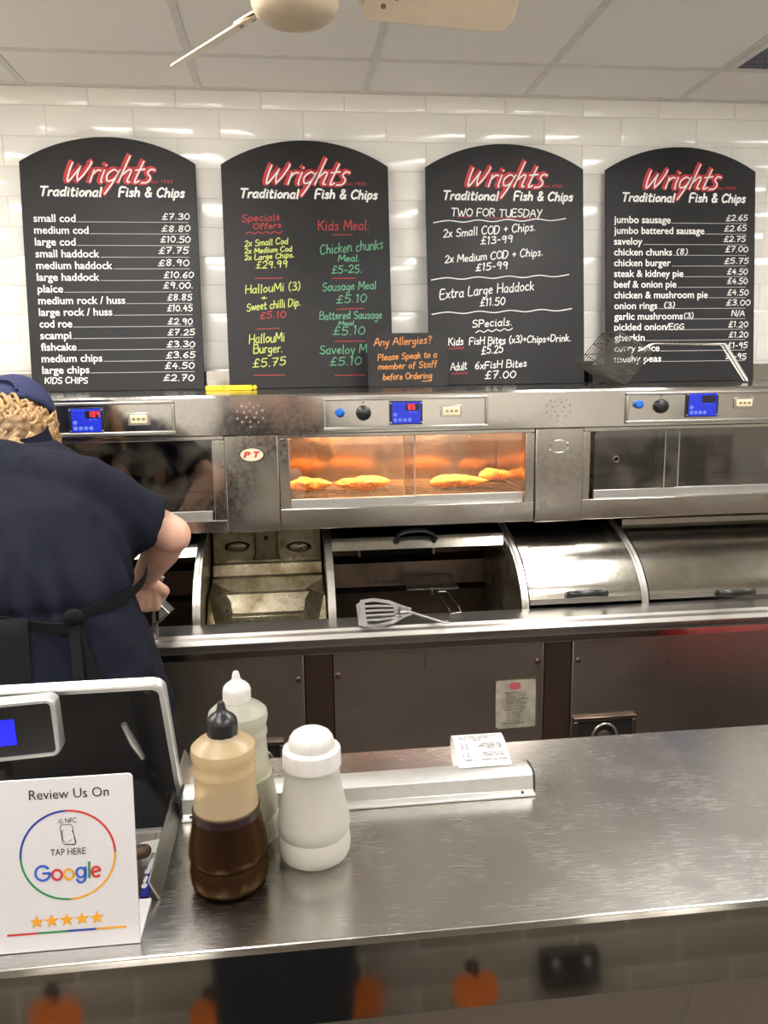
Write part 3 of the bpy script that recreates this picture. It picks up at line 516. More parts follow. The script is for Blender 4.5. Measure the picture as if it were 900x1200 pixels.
# wire shelf and heat lamps of the lit cabinet, perforated tray of the dark ones
q = MB()
for k in range(13): q.tube([(-.02, 2.32+k*.026, 1.238), (.69, 2.32+k*.026, 1.238)], .0014, 5)
for k in range(12): q.tube([(-.015+k*.0625, 2.31, 1.2365), (-.015+k*.0625, 2.64, 1.2365)], .0016, 5)
q.build('wire_shelf', M['wire'], R); MB().box(-.024, .694, 2.31, 2.66, 1.205, 1.225).build('shelf_tray', M['scab'], R)
hl = MB()
for y in (2.40, 2.55): hl.tube([(.02, y, 1.4185), (.66, y, 1.4185)], .005, 8)
hl.build('heat_lamp', M['heat'], R)
for y in (2.378, 2.528): MB().sheet([(y, 1.426), (y, 1.4065)], .0, .68, .002).build('added_lamp_shield', M['sdark'], R)  # shields added to keep the heat lamps' glow off the counter
q = MB()
for k in range(50): q.box(RX0+.05+k*.0222, RX0+.062+k*.0222, 2.31, 2.345, 1.2155, 1.218)
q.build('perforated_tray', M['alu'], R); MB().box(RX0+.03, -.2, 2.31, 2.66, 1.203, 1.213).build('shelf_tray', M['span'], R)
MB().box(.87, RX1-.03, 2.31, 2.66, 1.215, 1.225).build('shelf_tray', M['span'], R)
MB().box(1.26, 1.27, 2.33, 2.66, 1.225, 1.42).build('cabinet_wall', M['sdark'], R)
# control panels: recessed plate in a raised frame
SEG = {'1':'bc','4':'fgbc','8':'abcdefg','5':'afgcd','0':'abcdef'}
def digits(par, text, x, z, h, y):
    q = MB(); w_ = h*.5; t_ = h*.13
    for ch in text:
        for s in SEG.get(ch, ''):
            a, b, c, d = {'a':(0,w_,h-t_,h),'d':(0,w_,0,t_),'g':(0,w_,h/2-t_/2,h/2+t_/2),'f':(0,t_,h/2,h),'e':(0,t_,0,h/2),'b':(w_-t_,w_,h/2,h),'c':(w_-t_,w_,0,h/2)}[s]
            q.quad((x+a, y, z+c), (x+b, y, z+c), (x+b, y, z+d), (x+a, y, z+d))
        x += w_*1.55
    q.build('digits', M['digit'], par)
def control(x0, x1, btn, knob, disp, sw, txt, lit):
    z0, z1 = onY(470, 503, YB).z, ZT-.012
    q = MB()
    for a, b, c, d in ((x0, x1, z0, z0+.010), (x0, x1, z1-.008, z1), (x0, x0+.007, z0+.010, z1-.008), (x1-.007, x1, z0+.010, z1-.008)): q.box(a, b, YB-.010, YB-.0005, c, d)
    cp = q.build('control_panel', M['srail'], R, bev=.002)
    MB().box(x0+.008, x1-.008, YB-.004, YB-.0006, z0+.011, z1-.009).build('panel_plate', M['sband'], cp)
    y = YB-.004
    if btn:
        p = onY(*btn, y); MB().lathe([(0, 0), (.0125, 0), (.0125, .005), (.011, .006), (.010, .016), (.008, .018), (0, .0185)], (p.x, y, p.z), 20, (-.35, -1, .1)).build('push_button', M['bluebtn'], cp, smooth=40)
    if knob:
        p = onY(*knob, y); ko = MB().lathe([(0, 0), (.021, 0), (.021, .004), (.019, .007), (.0175, .018), (.015, .020), (0, .0205)], (p.x, y, p.z), 28, (0, -1, 0)).build('dial_knob', M['black'], cp, smooth=40)
        MB().box(p.x-.0008, p.x+.0008, y-.0212, y-.0203, p.z+.004, p.z+.016).box(p.x-.002, p.x+.002, y-.001, y, p.z+.027, p.z+.031).build('pointer_mark', M['gprint'], cp)
    a, b = onY(disp[0], disp[1], y), onY(disp[2], disp[3], y); wx, wz = b.x-a.x, a.z-b.z; cx, cz = (a.x+b.x)/2, (a.z+b.z)/2
    do = MB().box(a.x, b.x, y-.005, y, b.z, a.z).build('display_unit', M['black'], cp, bev=.001)
    MB().box(a.x+.007, b.x-.006, y-.0062, y-.0048, b.z+.003, a.z-.003).build('blue_membrane', M['blue'], cp)
    MB().box(cx-.002, b.x-.010, y-.0068, y-.006, cz+.006, a.z-.009).build('readout', M['black'], cp)
    q = MB()
    for i in range(4): q.lathe([(0, 0), (.0055, 0), (.0055, .0005), (0, .0006)], (a.x+.016+i*.0135, y-.0062, b.z+.013), 14, (0, -1, 0))
    q.lathe([(0, 0), (.0055, 0), (.0055, .0005), (0, .0006)], (a.x+.016, y-.0062, b.z+.028), 14, (0, -1, 0))
    for i in range(3): q.box(a.x+.012+i*.012, a.x+.016+i*.012, y-.0066, y-.006, a.z-.008, a.z-.006)
    for i in range(2): q.box(cx+.008+i*.013, cx+.016+i*.013, y-.0066, y-.006, cz+.001, cz+.003)
    q.build('membrane_keys', M['lblue'], cp)
    q = MB()
    for sx in (a.x+.0035, b.x-.0035):
        for sz in (a.z-.006, b.z+.006): q.lathe([(0, 0), (.0022, 0), (.0022, .001), (0, .0012)], (sx, y-.005, sz), 10, (0, -1, 0))
    q.build('fixing_screws', M['alu'], cp)
    if txt: digits(cp, txt, cx+.006, cz+.009, .0145, y-.0071)
    a, b = onY(sw[0], sw[1], y), onY(sw[2], sw[3], y)
    MB().box(a.x, b.x, y-.004, y, b.z, a.z).build('switch_bezel', M['chrome'], cp, bev=.001)
    MB().box(a.x+.006, b.x-.006, y-.009, y-.0035, b.z+.005, a.z-.005).build('rocker_switch', M['ivory'], cp, bev=.002)
    q = MB()
    for i in (-1, 0, 1): q.box((a.x+b.x)/2+i*.013-.004, (a.x+b.x)/2+i*.013+.004, y-.0094, y-.0088, (a.z+b.z)/2-.003, (a.z+b.z)/2+.003)
    q.build('switch_legend', M['brass'], cp)
    return cp
control(RX0+.5, onY(205, 490, YB).x, None, None, (80, 478, 123, 507), (150, 484, 176, 498), '184', 1)
control(onY(379, 485, YB).x, onY(571, 480, YB).x, (399, 484), (426, 484), (456, 470, 495, 497), (516, 475, 541, 488), '85', 1)
control(onY(733, 476, YB).x, RX1-.15, (749, 474), (774, 476), (804, 460, 840, 488), (860, 466, 882, 478), '', 0)
for px, py, nm in ((293, 486, 0), (654, 479, 1)):
    p = onY(px, py, YB); q = MB()
    for dx, dz in ((0,.030),(-.022,.024),(.022,.024),(-.009,.020),(.010,.019),(-.034,.010),(.034,.011),(0,.009),(-.016,.006),(.018,.004),(-.034,-.010),(-.010,-.007),(.012,-.008),(.035,-.010),(-.022,-.020),(.022,-.021),(0,-.019),(0,-.033)):
        q.lathe([(0, 0), (.0030, 0), (.0030, .0012), (.0018, .0014), (.0018, .0004)], (p.x+dx, YB, p.z+dz), 10, (0, -1, 0))
    vo = q.build('speaker_grille', M['srail'], R)
# instruction label on the middle door
a, b = onY(580, 797, 2.0195), onY(628, 852, 2.0195); lx, lz, lw, lh = (a.x+b.x)/2, (a.z+b.z)/2, b.x-a.x, a.z-b.z
random.seed(3)
po = rrect(lw, lh, .008, 3); MB().prism([(lx+u*1.0+random.uniform(-.0015, .0015), 2.0192, lz+v+random.uniform(-.0015, .0015)) for u, v in po], (0, .0006, 0)).build('label_grime', M['labdirt'], pb)
lo = MB().prism([(lx+u*.95+random.uniform(-.0008, .0008), 2.0188, lz+v*.965+random.uniform(-.0008, .0008)) for u, v in po], (0, .0004, 0)).build('instruction_label', M['lab'], pb)
MB().prism([(lx-.002+u, 2.0183, lz+lh*.36+v) for u, v in rrect(.030, .020, .008, 4)], (0, .0004, 0)).build('label_logo', M['labred'], pb)
q = MB(); fr = lambda u, v, o: (u, 2.0183, v); Lx = lx-lw*.27
L = ['Lighting Procedure', '1 Open the main gas valve', '2 Press knob', '3 Turn knob to pilot and hold', '4 Press spark button', '5 Hold for twenty seconds', '6 Turn to required heat', '7 Repeat for other burners', 'Shutdown Procedure', '1 Turn control to pilot', '2 Turn knob to off', '3 Close main valve', '4 Wipe down', '5 Cover the pans']
for i, s in enumerate(L): print_text(q, s, Lx+(0 if s[0] in 'LS' else .004), None, lz+lh*.22-i*.0062, .0052 if s[0] not in 'LS' else .0062, fr, bold=.0001)
print_text(q, 'TAKE CARE: HOT OIL', lx-lw*.33, None, lz-lh*.40, .0066, fr, bold=.0002)
q.build('label_print', M['ink'], pb)
# battered fish keeping warm
def fish(px, py, L, wd, rz, seed, label, y=2.42):
    p = onY(px, py, y); z = 1.2395; random.seed(seed); rings = []; n = 18; m = 16
    for i in range(m+1):
        t = i/m; r = (math.sin(math.pi*min(max(t, .01), .99))**.45)*(1-.35*t); c = Vector((L*(t-.5), .012*math.sin(t*3), 0))
        rg = []
        for k in range(n):
            a = 2*math.pi*k/n; q = Vector((0, wd*r*math.cos(a), .023*r*math.sin(a)))
            nn = noise.noise(Vector((t*5, math.cos(a)*1.6+seed*3.1, math.sin(a)*1.6)))*.40+noise.noise(Vector((t*16, math.cos(a)*5+seed, math.sin(a)*5)))*.26
            rg.append(c+q*(1+nn))
        rings.append(rg)
    Mx = Matrix.Rotation(rz, 4, 'Z'); zmin = min(q.z for r in rings for q in r)
    o = MB().loft([[Vector((p.x, y, z-zmin))+Mx @ q for q in r] for r in rings]).build('battered_fish', M['fishm'], None, smooth=70, loc=(p.x, y, z))
    return tag(o, label, 'fish', 'battered fish in the heated cabinet')
fish(363, 577, .135, .044, .06, 1, 'flat golden battered fish at the left end of the heated cabinet')
fish(425, 574, .168, .050, math.pi+.05, 2, 'knobbly golden battered fish, second from the left in the heated cabinet')
fish(538, 574, .18, .048, .04, 3, 'long golden battered fish in the right half of the heated cabinet', 2.40)
fish(581, 573, .11, .030, -.15, 4, 'small golden battered fish at the right end of the heated cabinet', 2.52)

# ------------------------------------------------------------------ menu boards leaning on the wall
BW, BH, BA = .605, .800, .888
def uvframe(cx, yb, zb, lean, th=0):
    d = Vector((0, math.sin(lean), math.cos(lean))); n = Vector((0, -math.cos(lean), math.sin(lean)))
    o = Vector((cx, yb, zb))
    f = lambda u, v, off=0: o+Vector((u, 0, 0))+d*v+n*off
    def inv(px, py):
        r = ray(px, py); t = (o-EYE).dot(n)/r.dot(n); q = EYE+r*t-o; return q.x, q.dot(d)
    f.inv = inv; return f
LEAN = math.atan2(.085, BA)
CX = [-.606, .089, .833, 1.5255]; YBASE = 3.048; ZBASE = ZT+.001
half = BW/2; sag = BA-BH; rad = (half**2+sag**2)/(2*sag); am = math.asin(half/rad)
def outline(f, off): return [f(-half, 0, off), f(half, 0, off)]+[f(rad*math.sin(am-2*am*k/28), BA-rad+rad*math.cos(am-2*am*k/28), off) for k in range(29)]
BL = ['black arched menu board listing cod, haddock and chips, behind the worker', 'black arched board of specials and kids meals in coloured chalk', 'black arched board headed Two For Tuesday', 'black arched menu board of sausages and pies, behind the wire basket']
boards = []; FR = []
def header(f):
    fr = f; res = []
    q = MB(); stroke_text(q, '\x05ri\x01\x02\x03\x04', -.155, .142, .734, .734, .070, .0200, fr, .0004, .38, 0, .5); res.append(('logo', q, 'red'))
    q = MB(); stroke_text(q, '\x05ri\x01\x02\x03\x04', -.1505, .1465, .7325, .7325, .070, .0052, fr, .0009, .38, 0, .5); res.append(('logo_highlight', q, 'w'))
    q = MB(); stroke_text(q, 'Traditional', -.240, -.030, .6835, .6835, .0305, .0066, fr, .0010, .22, .25, 1.5); res.append(('tagline', q, 'w')); q = MB(); stroke_text(q, 'Fish & Chips', .031, .258, .6835, .6835, .0305, .0066, fr, .0010, .22, .25, 1.5); res.append(('tagline', q, 'w'))
    q = MB(); print_text(q, 'Est 1933', .146, .220, .731, .0165, fr); res.append(('date_line', q, 'red'))
    return res
for i, cx in enumerate(CX):
    f = uvframe(cx, YBASE, ZBASE, LEAN); FR.append(f)
    if i == 0:
        b = thing('menu_board', BL[0], 'menu board', (cx, YBASE, ZBASE), 'arched menu boards above the range')
        MB().prism(outline(f, 0), f(0, 0, -.010)-f(0, 0, 0)).build('panel', M['board'], b, bev=.0015)
        for nm, q, m_ in header(f): q.build(nm, M[m_], b)
        boards.append(b)
    else: boards.append(dup(boards[0], (cx-CX[0], 0, 0), None, BL[i]))
def printed_menu(bi, ox, rows, xl0, xl1, y0, dy, xe0, xe1, group):
    f = FR[bi]; n = len(rows)
    uL = f.inv(ox+xl0/3.75, 150+y0/3.75)[0]; vT = f.inv(ox+xl0/3.75, 150+y0/3.75)[1]; vB = f.inv(ox+xl1/3.75, 150+(y0+dy*(n-1))/3.75)[1]
    uE = f.inv(ox+xe0/3.75, 150+y0/3.75)[0]
    for k, (s, xe) in enumerate(rows):
        v = vT+(vB-vT)*k/(n-1); u1 = f.inv(ox+xe/3.75, 150+(y0+dy*k)/3.75)[0]
        q = MB(); print_text(q, s, uL, u1, v, .0375, f, .0008, bold=.0006); q.build('menu_line', M['w'], boards[bi])
        MB().add([f(u1+.004, v-.0006, .0007), f(uE, v-.0006, .0007), f(uE, v+.0016, .0007), f(u1+.004, v+.0016, .0007)], [(0, 1, 2, 3)]).build('price_line', M['gline'], boards[bi])
def chalk(bi, ox, items, name, m_, wd=.0036, hs=1.0):
    f = FR[bi]; random.seed(len(items)+bi)
    for it in items:
        q = MB()
        s, x0, x1, ya, yb, h = (it+(it[3] if len(it) == 4 else it[4], 30))[:6] if len(it) < 6 else it
        u0, v0 = f.inv(ox+x0/3.75, 150+ya/3.75); u1, v1 = f.inv(ox+x1/3.75, 150+yb/3.75); hh = h*hs*.000803
        if s == '_': ribbon(q, [(u0, v0), (u1, v1)], wd*.8, f, .0007)
        elif s == '~':
            ribbon(q, smooth_path([(u0+(u1-u0)*k/9, v0+(v1-v0)*k/9+(.0035 if k % 2 else -.0035), 0) for k in range(10)], 4), wd*.9, f, .0007)
        else: stroke_text(q, s, u0, u1, v0, v1, hh, wd, f, .0008, .1, .5)
        q.build('chalk_underline' if s in '_~' else name, M[m_], boards[bi])
printed_menu(0, 0, [('small cod', 333), ('medium cod', 390), ('large cod', 333), ('small haddock', 438), ('medium haddock', 495), ('large haddock', 438), ('plaice', 278), ('medium rock / huss', 551), ('large rock / huss', 494), ('cod roe', 318), ('scampi', 314), ('fishcake', 337), ('medium chips', 451), ('large chips', 394)], 148, 184, 412, 51.4, 828, 860, 0)
PR = [('£7.30', 712, 832, 402), ('£8.80', 710, 835, 455), ('£10.50', 705, 835, 503), ('£7.75', 697, 828, 552), ('£8.90', 695, 830, 605), ('£10.60', 720, 850, 658), ('£9.00.', 718, 848, 705), ('£8.85', 735, 843, 756), ('£10.45', 735, 845, 805), ('£2.90', 738, 845, 863), ('£7.25', 737, 855, 910), ('£3.30', 733, 855, 962), ('£3.65', 730, 857, 1010), ('£4.50', 725, 853, 1058), ('£2.70', 718, 852, 1110), ('KIDS CHIPS', 198, 385, 1122)]
chalk(0, 0, [(s, a, b, y, y, 26) for s, a, b, y in PR], 'chalk_price', 'chalk', .0036)
O = 240
chalk(1, O, [('Specials', 163, 328, 412, 405, 30), ('Offers', 212, 335, 445, 438, 24), ('~', 180, 342, 462, 458, 1), ('Kids Meal.', 497, 722, 450, 446, 42), ('_', 560, 650, 470, 468, 1), ('_', 222, 340, 661, 660, 1), ('£5.10', 240, 355, 838, 832, 28), ('_', 228, 328, 884, 880, 1), ('_', 215, 352, 1087, 1085, 1), ('_', 557, 662, 661, 660, 1), ('_', 583, 697, 797, 793, 1), ('_', 572, 705, 938, 936, 1), ('_', 573, 705, 1087, 1085, 1)], 'chalk_writing', 'rchalk', .0036)
chalk(1, O, [('2x Small Cod', 175, 365, 522, 508, 26), ('2x Medium Cod', 175, 382, 552, 542, 22), ('2x Large Chips.', 175, 392, 582, 568, 22), ('£29.99', 225, 362, 617, 612, 30), ('HallouMi (3)', 178, 418, 728, 712, 36), ('+', 245, 272, 758, 758, 28), ('Sweet chilli Dip.', 185, 420, 805, 780, 34), ('HallouMi', 195, 350, 950, 935, 40), ('Burger.', 215, 342, 992, 985, 38), ('£5.75', 210, 355, 1050, 1042, 36)], 'chalk_writing', 'ychalk', .0037)
chalk(1, O, [('Chicken chunks', 507, 782, 556, 530, 42), ('Meal.', 587, 680, 586, 584, 28), ('£5-25.', 557, 690, 640, 636, 34), ('Sausage Meal', 517, 752, 716, 708, 36), ('£5.10', 577, 710, 770, 766, 36), ('Battered Sausage', 505, 778, 842, 836, 34), ('Meal', 588, 655, 868, 866, 18), ('£5.10', 562, 702, 910, 906, 36), ('Saveloy Meal', 505, 770, 994, 986, 38), ('£5.10', 548, 687, 1044, 1040, 36)], 'chalk_writing', 'gchalk', .0037)
O = 480
chalk(2, O, [('TWO FOR TUESDAY', 182, 580, 388, 390, 34), ('~', 105, 685, 412, 402, 1), ('2x Small COD + Chips.', 148, 552, 482, 450, 36), ('£13-99', 312, 452, 512, 502, 34), ('2x Medium COD + Chips.', 155, 585, 594, 560, 34), ('£15-99', 290, 430, 628, 618, 32), ('~', 95, 700, 664, 648, 1), ('Extra Large Haddock', 133, 545, 750, 712, 42), ('£11.50', 308, 418, 784, 776, 34), ('~', 98, 712, 815, 798, 1), ('SPecials.', 275, 450, 876, 866, 34), ('~', 290, 452, 896, 884, 1), ('Kids', 170, 235, 957, 952, 34), ('FisH Bites (x3)+Chips+Drink.', 262, 707, 952, 936, 32), ('£5.25', 315, 410, 995, 985, 36), ('Adult', 180, 250, 1066, 1060, 34), ('6xFisH Bites', 287, 513, 1060, 1048, 32), ('£7.00', 330, 465, 1102, 1096, 34)], 'chalk_writing', 'chalk', .0040)
chalk(2, O, [('_', 210, 275, 390, 391, 1), ('_', 335, 560, 396, 398, 1), ('~', 172, 238, 970, 966, 1), ('~', 185, 255, 1080, 1076, 1)], 'chalk_underline', 'rchalk', .0034)
O = 680
printed_menu(3, O, [('jumbo sausage', 397), ('jumbo battered sausage', 545), ('saveloy', 273), ('chicken chunks', 403), ('chicken burger', 397), ('steak & kidney pie', 453), ('beef & onion pie', 422), ('chicken & mushroom pie', 560), ('onion rings', 338), ('garlic mushrooms', 450), ('pickled onion', 377), ('gherkin', 283), ('curry sauce', 348), ('mushy peas', 356)], 148, 163, 417, 47.1, 730, 733, 0)
PR = [('£2.65', 640, 733, 408), ('£2.65', 632, 728, 453), ('£2.75', 630, 725, 499), ('£7.00', 637, 735, 545), ('£5.75', 632, 738, 596), ('£4.50', 645, 733, 643), ('£4.50', 645, 733, 685), ('£4.50', 645, 737, 735), ('£3.00', 640, 745, 780), ('N/A', 665, 720, 826), ('£1.20', 650, 735, 875), ('£1.20', 652, 735, 920), ('£1-95', 645, 733, 967), ('£1-95', 638, 727, 1015), ('(8)', 422, 470, 556), ('(3)', 368, 413, 790), ('(3)', 455, 495, 838), ('/EGG', 377, 455, 885)]
chalk(3, O, [(s, a, b, y, y, 26) for s, a, b, y in PR], 'chalk_price', 'chalk', .0036)
# small allergy notice standing in front of the gap between the middle boards
p0, p1, pt = onY(432, 457, 2.93), onY(525, 455, 2.93), onY(432, 390, 2.93)
aw, ah, ax = p1.x-p0.x, pt.z-ZBASE, (p0.x+p1.x)/2
FA = uvframe(ax, 2.93, ZBASE, .10)
t = thing('allergy_notice', 'small black notice in orange chalk standing between the two middle boards', 'notice', (ax, 2.93, ZBASE))
MB().prism([FA(u, v+ah/2, 0) for u, v in rrect(aw, ah, .010, 3)], FA(0, 0, -.006)-FA(0, 0, 0)).build('panel', M['board'], t)
random.seed(5)
for s, x0, y0, x1, y1, h in (('Any Allergies?', 75, 145, 350, 132, 34), ('Please Speak to a', 92, 215, 375, 198, 28), ('member of Staff', 95, 258, 375, 245, 28), ('before Ordering', 118, 308, 352, 298, 28)):
    u0, v0 = FA.inv(420+x0/4.09, 370+y0/4.09); u1, v1 = FA.inv(420+x1/4.09, 370+y1/4.09); q = MB(); stroke_text(q, s, u0, u1, v0, v1, h/4.09/F_PX*2.95, .0036, FA, .0006, .12, .6); q.build('chalk_writing', M['ochalk'], t)
u0, v0 = FA.inv(420+305/4.09, 370+314/4.09); u1, v1 = FA.inv(420+350/4.09, 370+312/4.09); q = MB(); ribbon(q, [(u0, v0), (u1, v1)], .003, FA, .0006)
q.build('chalk_underline', M['ochalk'], t)
# yellow marker
p = onY(241, 458, 2.80); e = onY(300, 457.5, 2.80); t = thing('yellow_marker', 'slim bright yellow marker lying on the range top between the left boards', 'marker', (p.x, 2.80, ZT))
MB().box(p.x, e.x-.012, 2.79, 2.81, ZT, ZT+.018).build('barrel', M['yel'], t, bev=.004); MB().box(e.x-.0115, e.x+.004, 2.791, 2.809, ZT+.001, ZT+.017).build('cap', M['yel'], t, bev=.006)
MB().lathe([(0, 0), (.003, 0), (.003, .0006)], (p.x+.062, 2.79, ZT+.010), 12, (0, -1, 0)).build('dot', M['gred'], t)
# dark box behind the wire basket
MB().box(1.150, 1.212, 3.00, 3.05, ZT+.001, ZT+.070).build('dark_box', M['black'], None, loc=(1.19, 3.045, ZT), bev=.002)
tag(bpy.data.objects['dark_box'], 'small dark box on the range top behind the wire fry basket', 'box')
# wire fry basket tipped on one corner, long handle resting on the range top
yb = 2.60
A = [onY(*q, yb) for q in ((694, 426), (728, 384), (765, 410), (733, 449))]       # left corner, top, right (handle side), bottom
t = thing('fry_basket', 'tipped wire chip basket with long handle in front of the pies menu board', 'basket', (A[3].x, yb+.06, ZT))
ex = (A[0]-A[3]); ey = (A[2]-A[3]); dp = Vector((0, .15, .0)); o0 = Vector((A[3].x, yb, ZT+.003))
ex = Vector((ex.x, 0, ex.z)); ey = Vector((ey.x, 0, ey.z))
bp_ = lambda a, b, c: o0+ex*a+ey*b+dp*c
q = MB()
for c in (0, 1): q.tube([bp_(0, 0, c), bp_(1, 0, c), bp_(1, 1, c), bp_(0, 1, c)], .0022, 6, True)
for a, b in ((0, 0), (1, 0), (1, 1), (0, 1)): q.tube([bp_(a, b, 0), bp_(a, b, 1)], .0022, 6)
q.build('rim', M['wire'], t)
q = MB()
for k in range(1, 16):
    a = k/16; q.tube([bp_(a, 1, 0), bp_(a, 0, 0), bp_(a, 0, 1), bp_(a, 1, 1)], .0013, 5)
for k in range(1, 18):
    c = k/18
    q.tube([bp_(0, 0, c), bp_(1, 0, c)], .0011, 5)
for b in (.33, .66, .96): q.tube([bp_(0, b, 0), bp_(1, b, 0), bp_(1, b, 1), bp_(0, b, 1)], .0013, 5, True)
q.build('wire_mesh', M['wire'], t)
MB().add([bp_(1, -.0, 0), bp_(1, .12, 0), bp_(1, .12, 1), bp_(1, 0, 1)], [(0, 1, 2, 3)]).build('base_strip', M['wire'], t)
h1, h2, h3 = onY(765, 403, yb+.07), onY(848, 403, yb+.07), onY(876, 447, yb+.07)
hs = bp_(.06, .98, .5)
q = MB().tube([hs, hs+(h1-hs)*.9, h1+Vector((.004, 0, .0)), h2, Vector((h3.x, h3.y, ZT+.006))], .0038, 8).tube([hs+Vector((0, .02, 0)), h1+Vector((0, .02, -.001)), h2+Vector((0, .02, -.001)), Vector((h3.x, h3.y+.02, ZT+.006))], .0038, 8); q.build('handle', M['chrome'], t, smooth=50)
q = MB().tube([h2+Vector((.002, -.003, 0)), h2.lerp(Vector((h3.x, h3.y, ZT+.006)), .97)], .006, 8); q.build('grip', M['alu'], t, smooth=50)

# ------------------------------------------------------------------ tools on the range
zr = .9405
P = lambda px, py, z=zr+.003: onZ(px, py, z)
t = thing('slotted_spatula', 'steel slotted fish turner lying on the range rail', 'spatula', tuple(P(470, 726)))
hd = P(422, 726); hx0, hx1 = P(424, 726).x, P(466, 726).x
# blade outline in (x, y) with five slots, made as a grid of bars
cx0, cx1 = hx0, hx1+.012; cy = 2.045; hw = .036
def tilt(x, y): return zr+.0015+max(0, y-2.006)*.62
q = MB(); n = 11
def strip(pts, wd, th=.0016):
    L = []; Rr = []
    for i, p_ in enumerate(pts):
        a = Vector(pts[max(i-1, 0)]); b = Vector(pts[min(i+1, len(pts)-1)]); d = (b-a).normalized(); nn = Vector((-d.y, d.x))*wd/2
        L.append((p_[0]+nn.x, p_[1]+nn.y)); Rr.append((p_[0]-nn.x, p_[1]-nn.y))
    m = len(pts); vs = [(x, y, tilt(x, y)+th) for x, y in L+Rr]+[(x, y, tilt(x, y)) for x, y in L+Rr]
    q.add(vs, [(i, i+1, m+i+1, m+i) for i in range(m-1)]+[(2*m+i, 3*m+i, 3*m+i+1, 2*m+i+1) for i in range(m-1)]+[(i, 2*m+i, 2*m+i+1, i+1) for i in range(m-1)]+[(m+i, m+i+1, 3*m+i+1, 3*m+i) for i in range(m-1)]+[(0, m, 3*m, 2*m), (m-1, 3*m-1, 4*m-1, 2*m-1)])
top = [(cx0+.006, cy+hw), (cx0+.035, cy+hw+.003), (cx0+.075, cy+hw-.006), (cx0+.105, cy+.014), (cx0+.13, cy+.004)]
strip(top, .010); strip([(x, 2*cy-y) for x, y in top], .010); strip([(cx0+.004, cy-hw-.004), (cx0+.002, cy), (cx0+.004, cy+hw+.004)], .013)
for k, xe in ((-.0205, .085), (-.0068, .10), (.0068, .10), (.0205, .085)): strip([(cx0+.004, cy+k), (cx0+.04, cy+k), (cx0+xe, cy+k*.85)], .0062)
strip([(cx0+.095, cy+.019), (cx0+.095, cy-.019)], .02)
strip([(cx0+.108, cy+.010), (cx0+.108, cy-.010)], .03)
# upturned far edge of the blade
lw_ = [(cx0, cy-hw, tilt(0, cy-hw)), (cx0, cy+hw, tilt(0, cy+hw)), (cx0-.012, cy+hw+.004, tilt(0, cy+hw)-.010), (cx0-.012, cy-hw+.004, tilt(0, cy-hw)+.002)]
q.prism(lw_, (-.0012, .001, .0008))
q.build('blade', M['sole'], t)
he = P(524, 731); q = MB(); hp_ = [(cx0+.10, cy, tilt(0, cy)+.002), (cx0+.125, cy-.001, tilt(0, cy)), (cx0+.15, cy-.006, zr+.018), (he.x-.01, he.y+.0, zr+.008)]
rings = [[Vector(p_)+Vector((0, wv*math.cos(a), .0035*math.sin(a))) for a in [2*math.pi*k/10 for k in range(10)]] for p_, wv in zip(hp_, (.010, .005, .0065, .0085))]
q.loft(rings); q.build('handle', M['sole'], t, smooth=60)
MB().tube([(he.x-.010, he.y-.006, zr+.008), (he.x+.004, he.y-.006, zr+.008), (he.x+.004, he.y+.007, zr+.008), (he.x-.010, he.y+.007, zr+.008)], .0022, 6).build('hanging_loop', M['sole'], t)
# square wire skimmer in the open pan
ys = 2.36; a, b = onY(478, 692, ys), onY(537, 689, ys); zc = (a.z+b.z)/2
t = thing('wire_skimmer', 'square wire mesh skimmer in the open fryer, handle resting on the rail', 'skimmer', ((a.x+b.x)/2, ys, zc))
S = lambda u, v: Vector((a.x+(b.x-a.x)*u, ys+.13*v, zc+.012*v+.0))
q = MB().tube([S(0, 0), S(1, 0), S(1, 1), S(0, 1)], .0028, 6, True); q.build('rim', M['chrome'], t)
q = MB()
for k in range(1, 14): q.tube([S(k/14, 0), S(k/14, 1)], .0010, 4)
for k in range(1, 9): q.tube([S(0, k/9), S(1, k/9)], .0010, 4)
q.build('wire_mesh', M['wire'], t)
g1, g2 = P(528, 720), P(540, 718); sp0 = S(.48, 0)
m1 = Vector((sp0.x+.012, ys-.10, .955))
q = MB().box(sp0.x-.006, sp0.x+.006, ys-.012, ys, zc-.016, zc+.002)
q.tube([sp0+Vector((-.003, 0, 0)), m1+Vector((-.012, 0, 0)), Vector((g1.x, g1.y+.03, zr+.012)), Vector((g1.x, g1.y, zr+.004)), Vector((g2.x, g2.y, zr+.004)), Vector((g2.x, g2.y+.03, zr+.012)), m1+Vector((.012, 0, 0)), sp0+Vector((.003, 0, 0))], .0022, 6); q.tube([m1+Vector((-.012, 0, 0)), m1+Vector((.012, 0, 0))], .002, 6)
q.build('handle', M['chrome'], t)

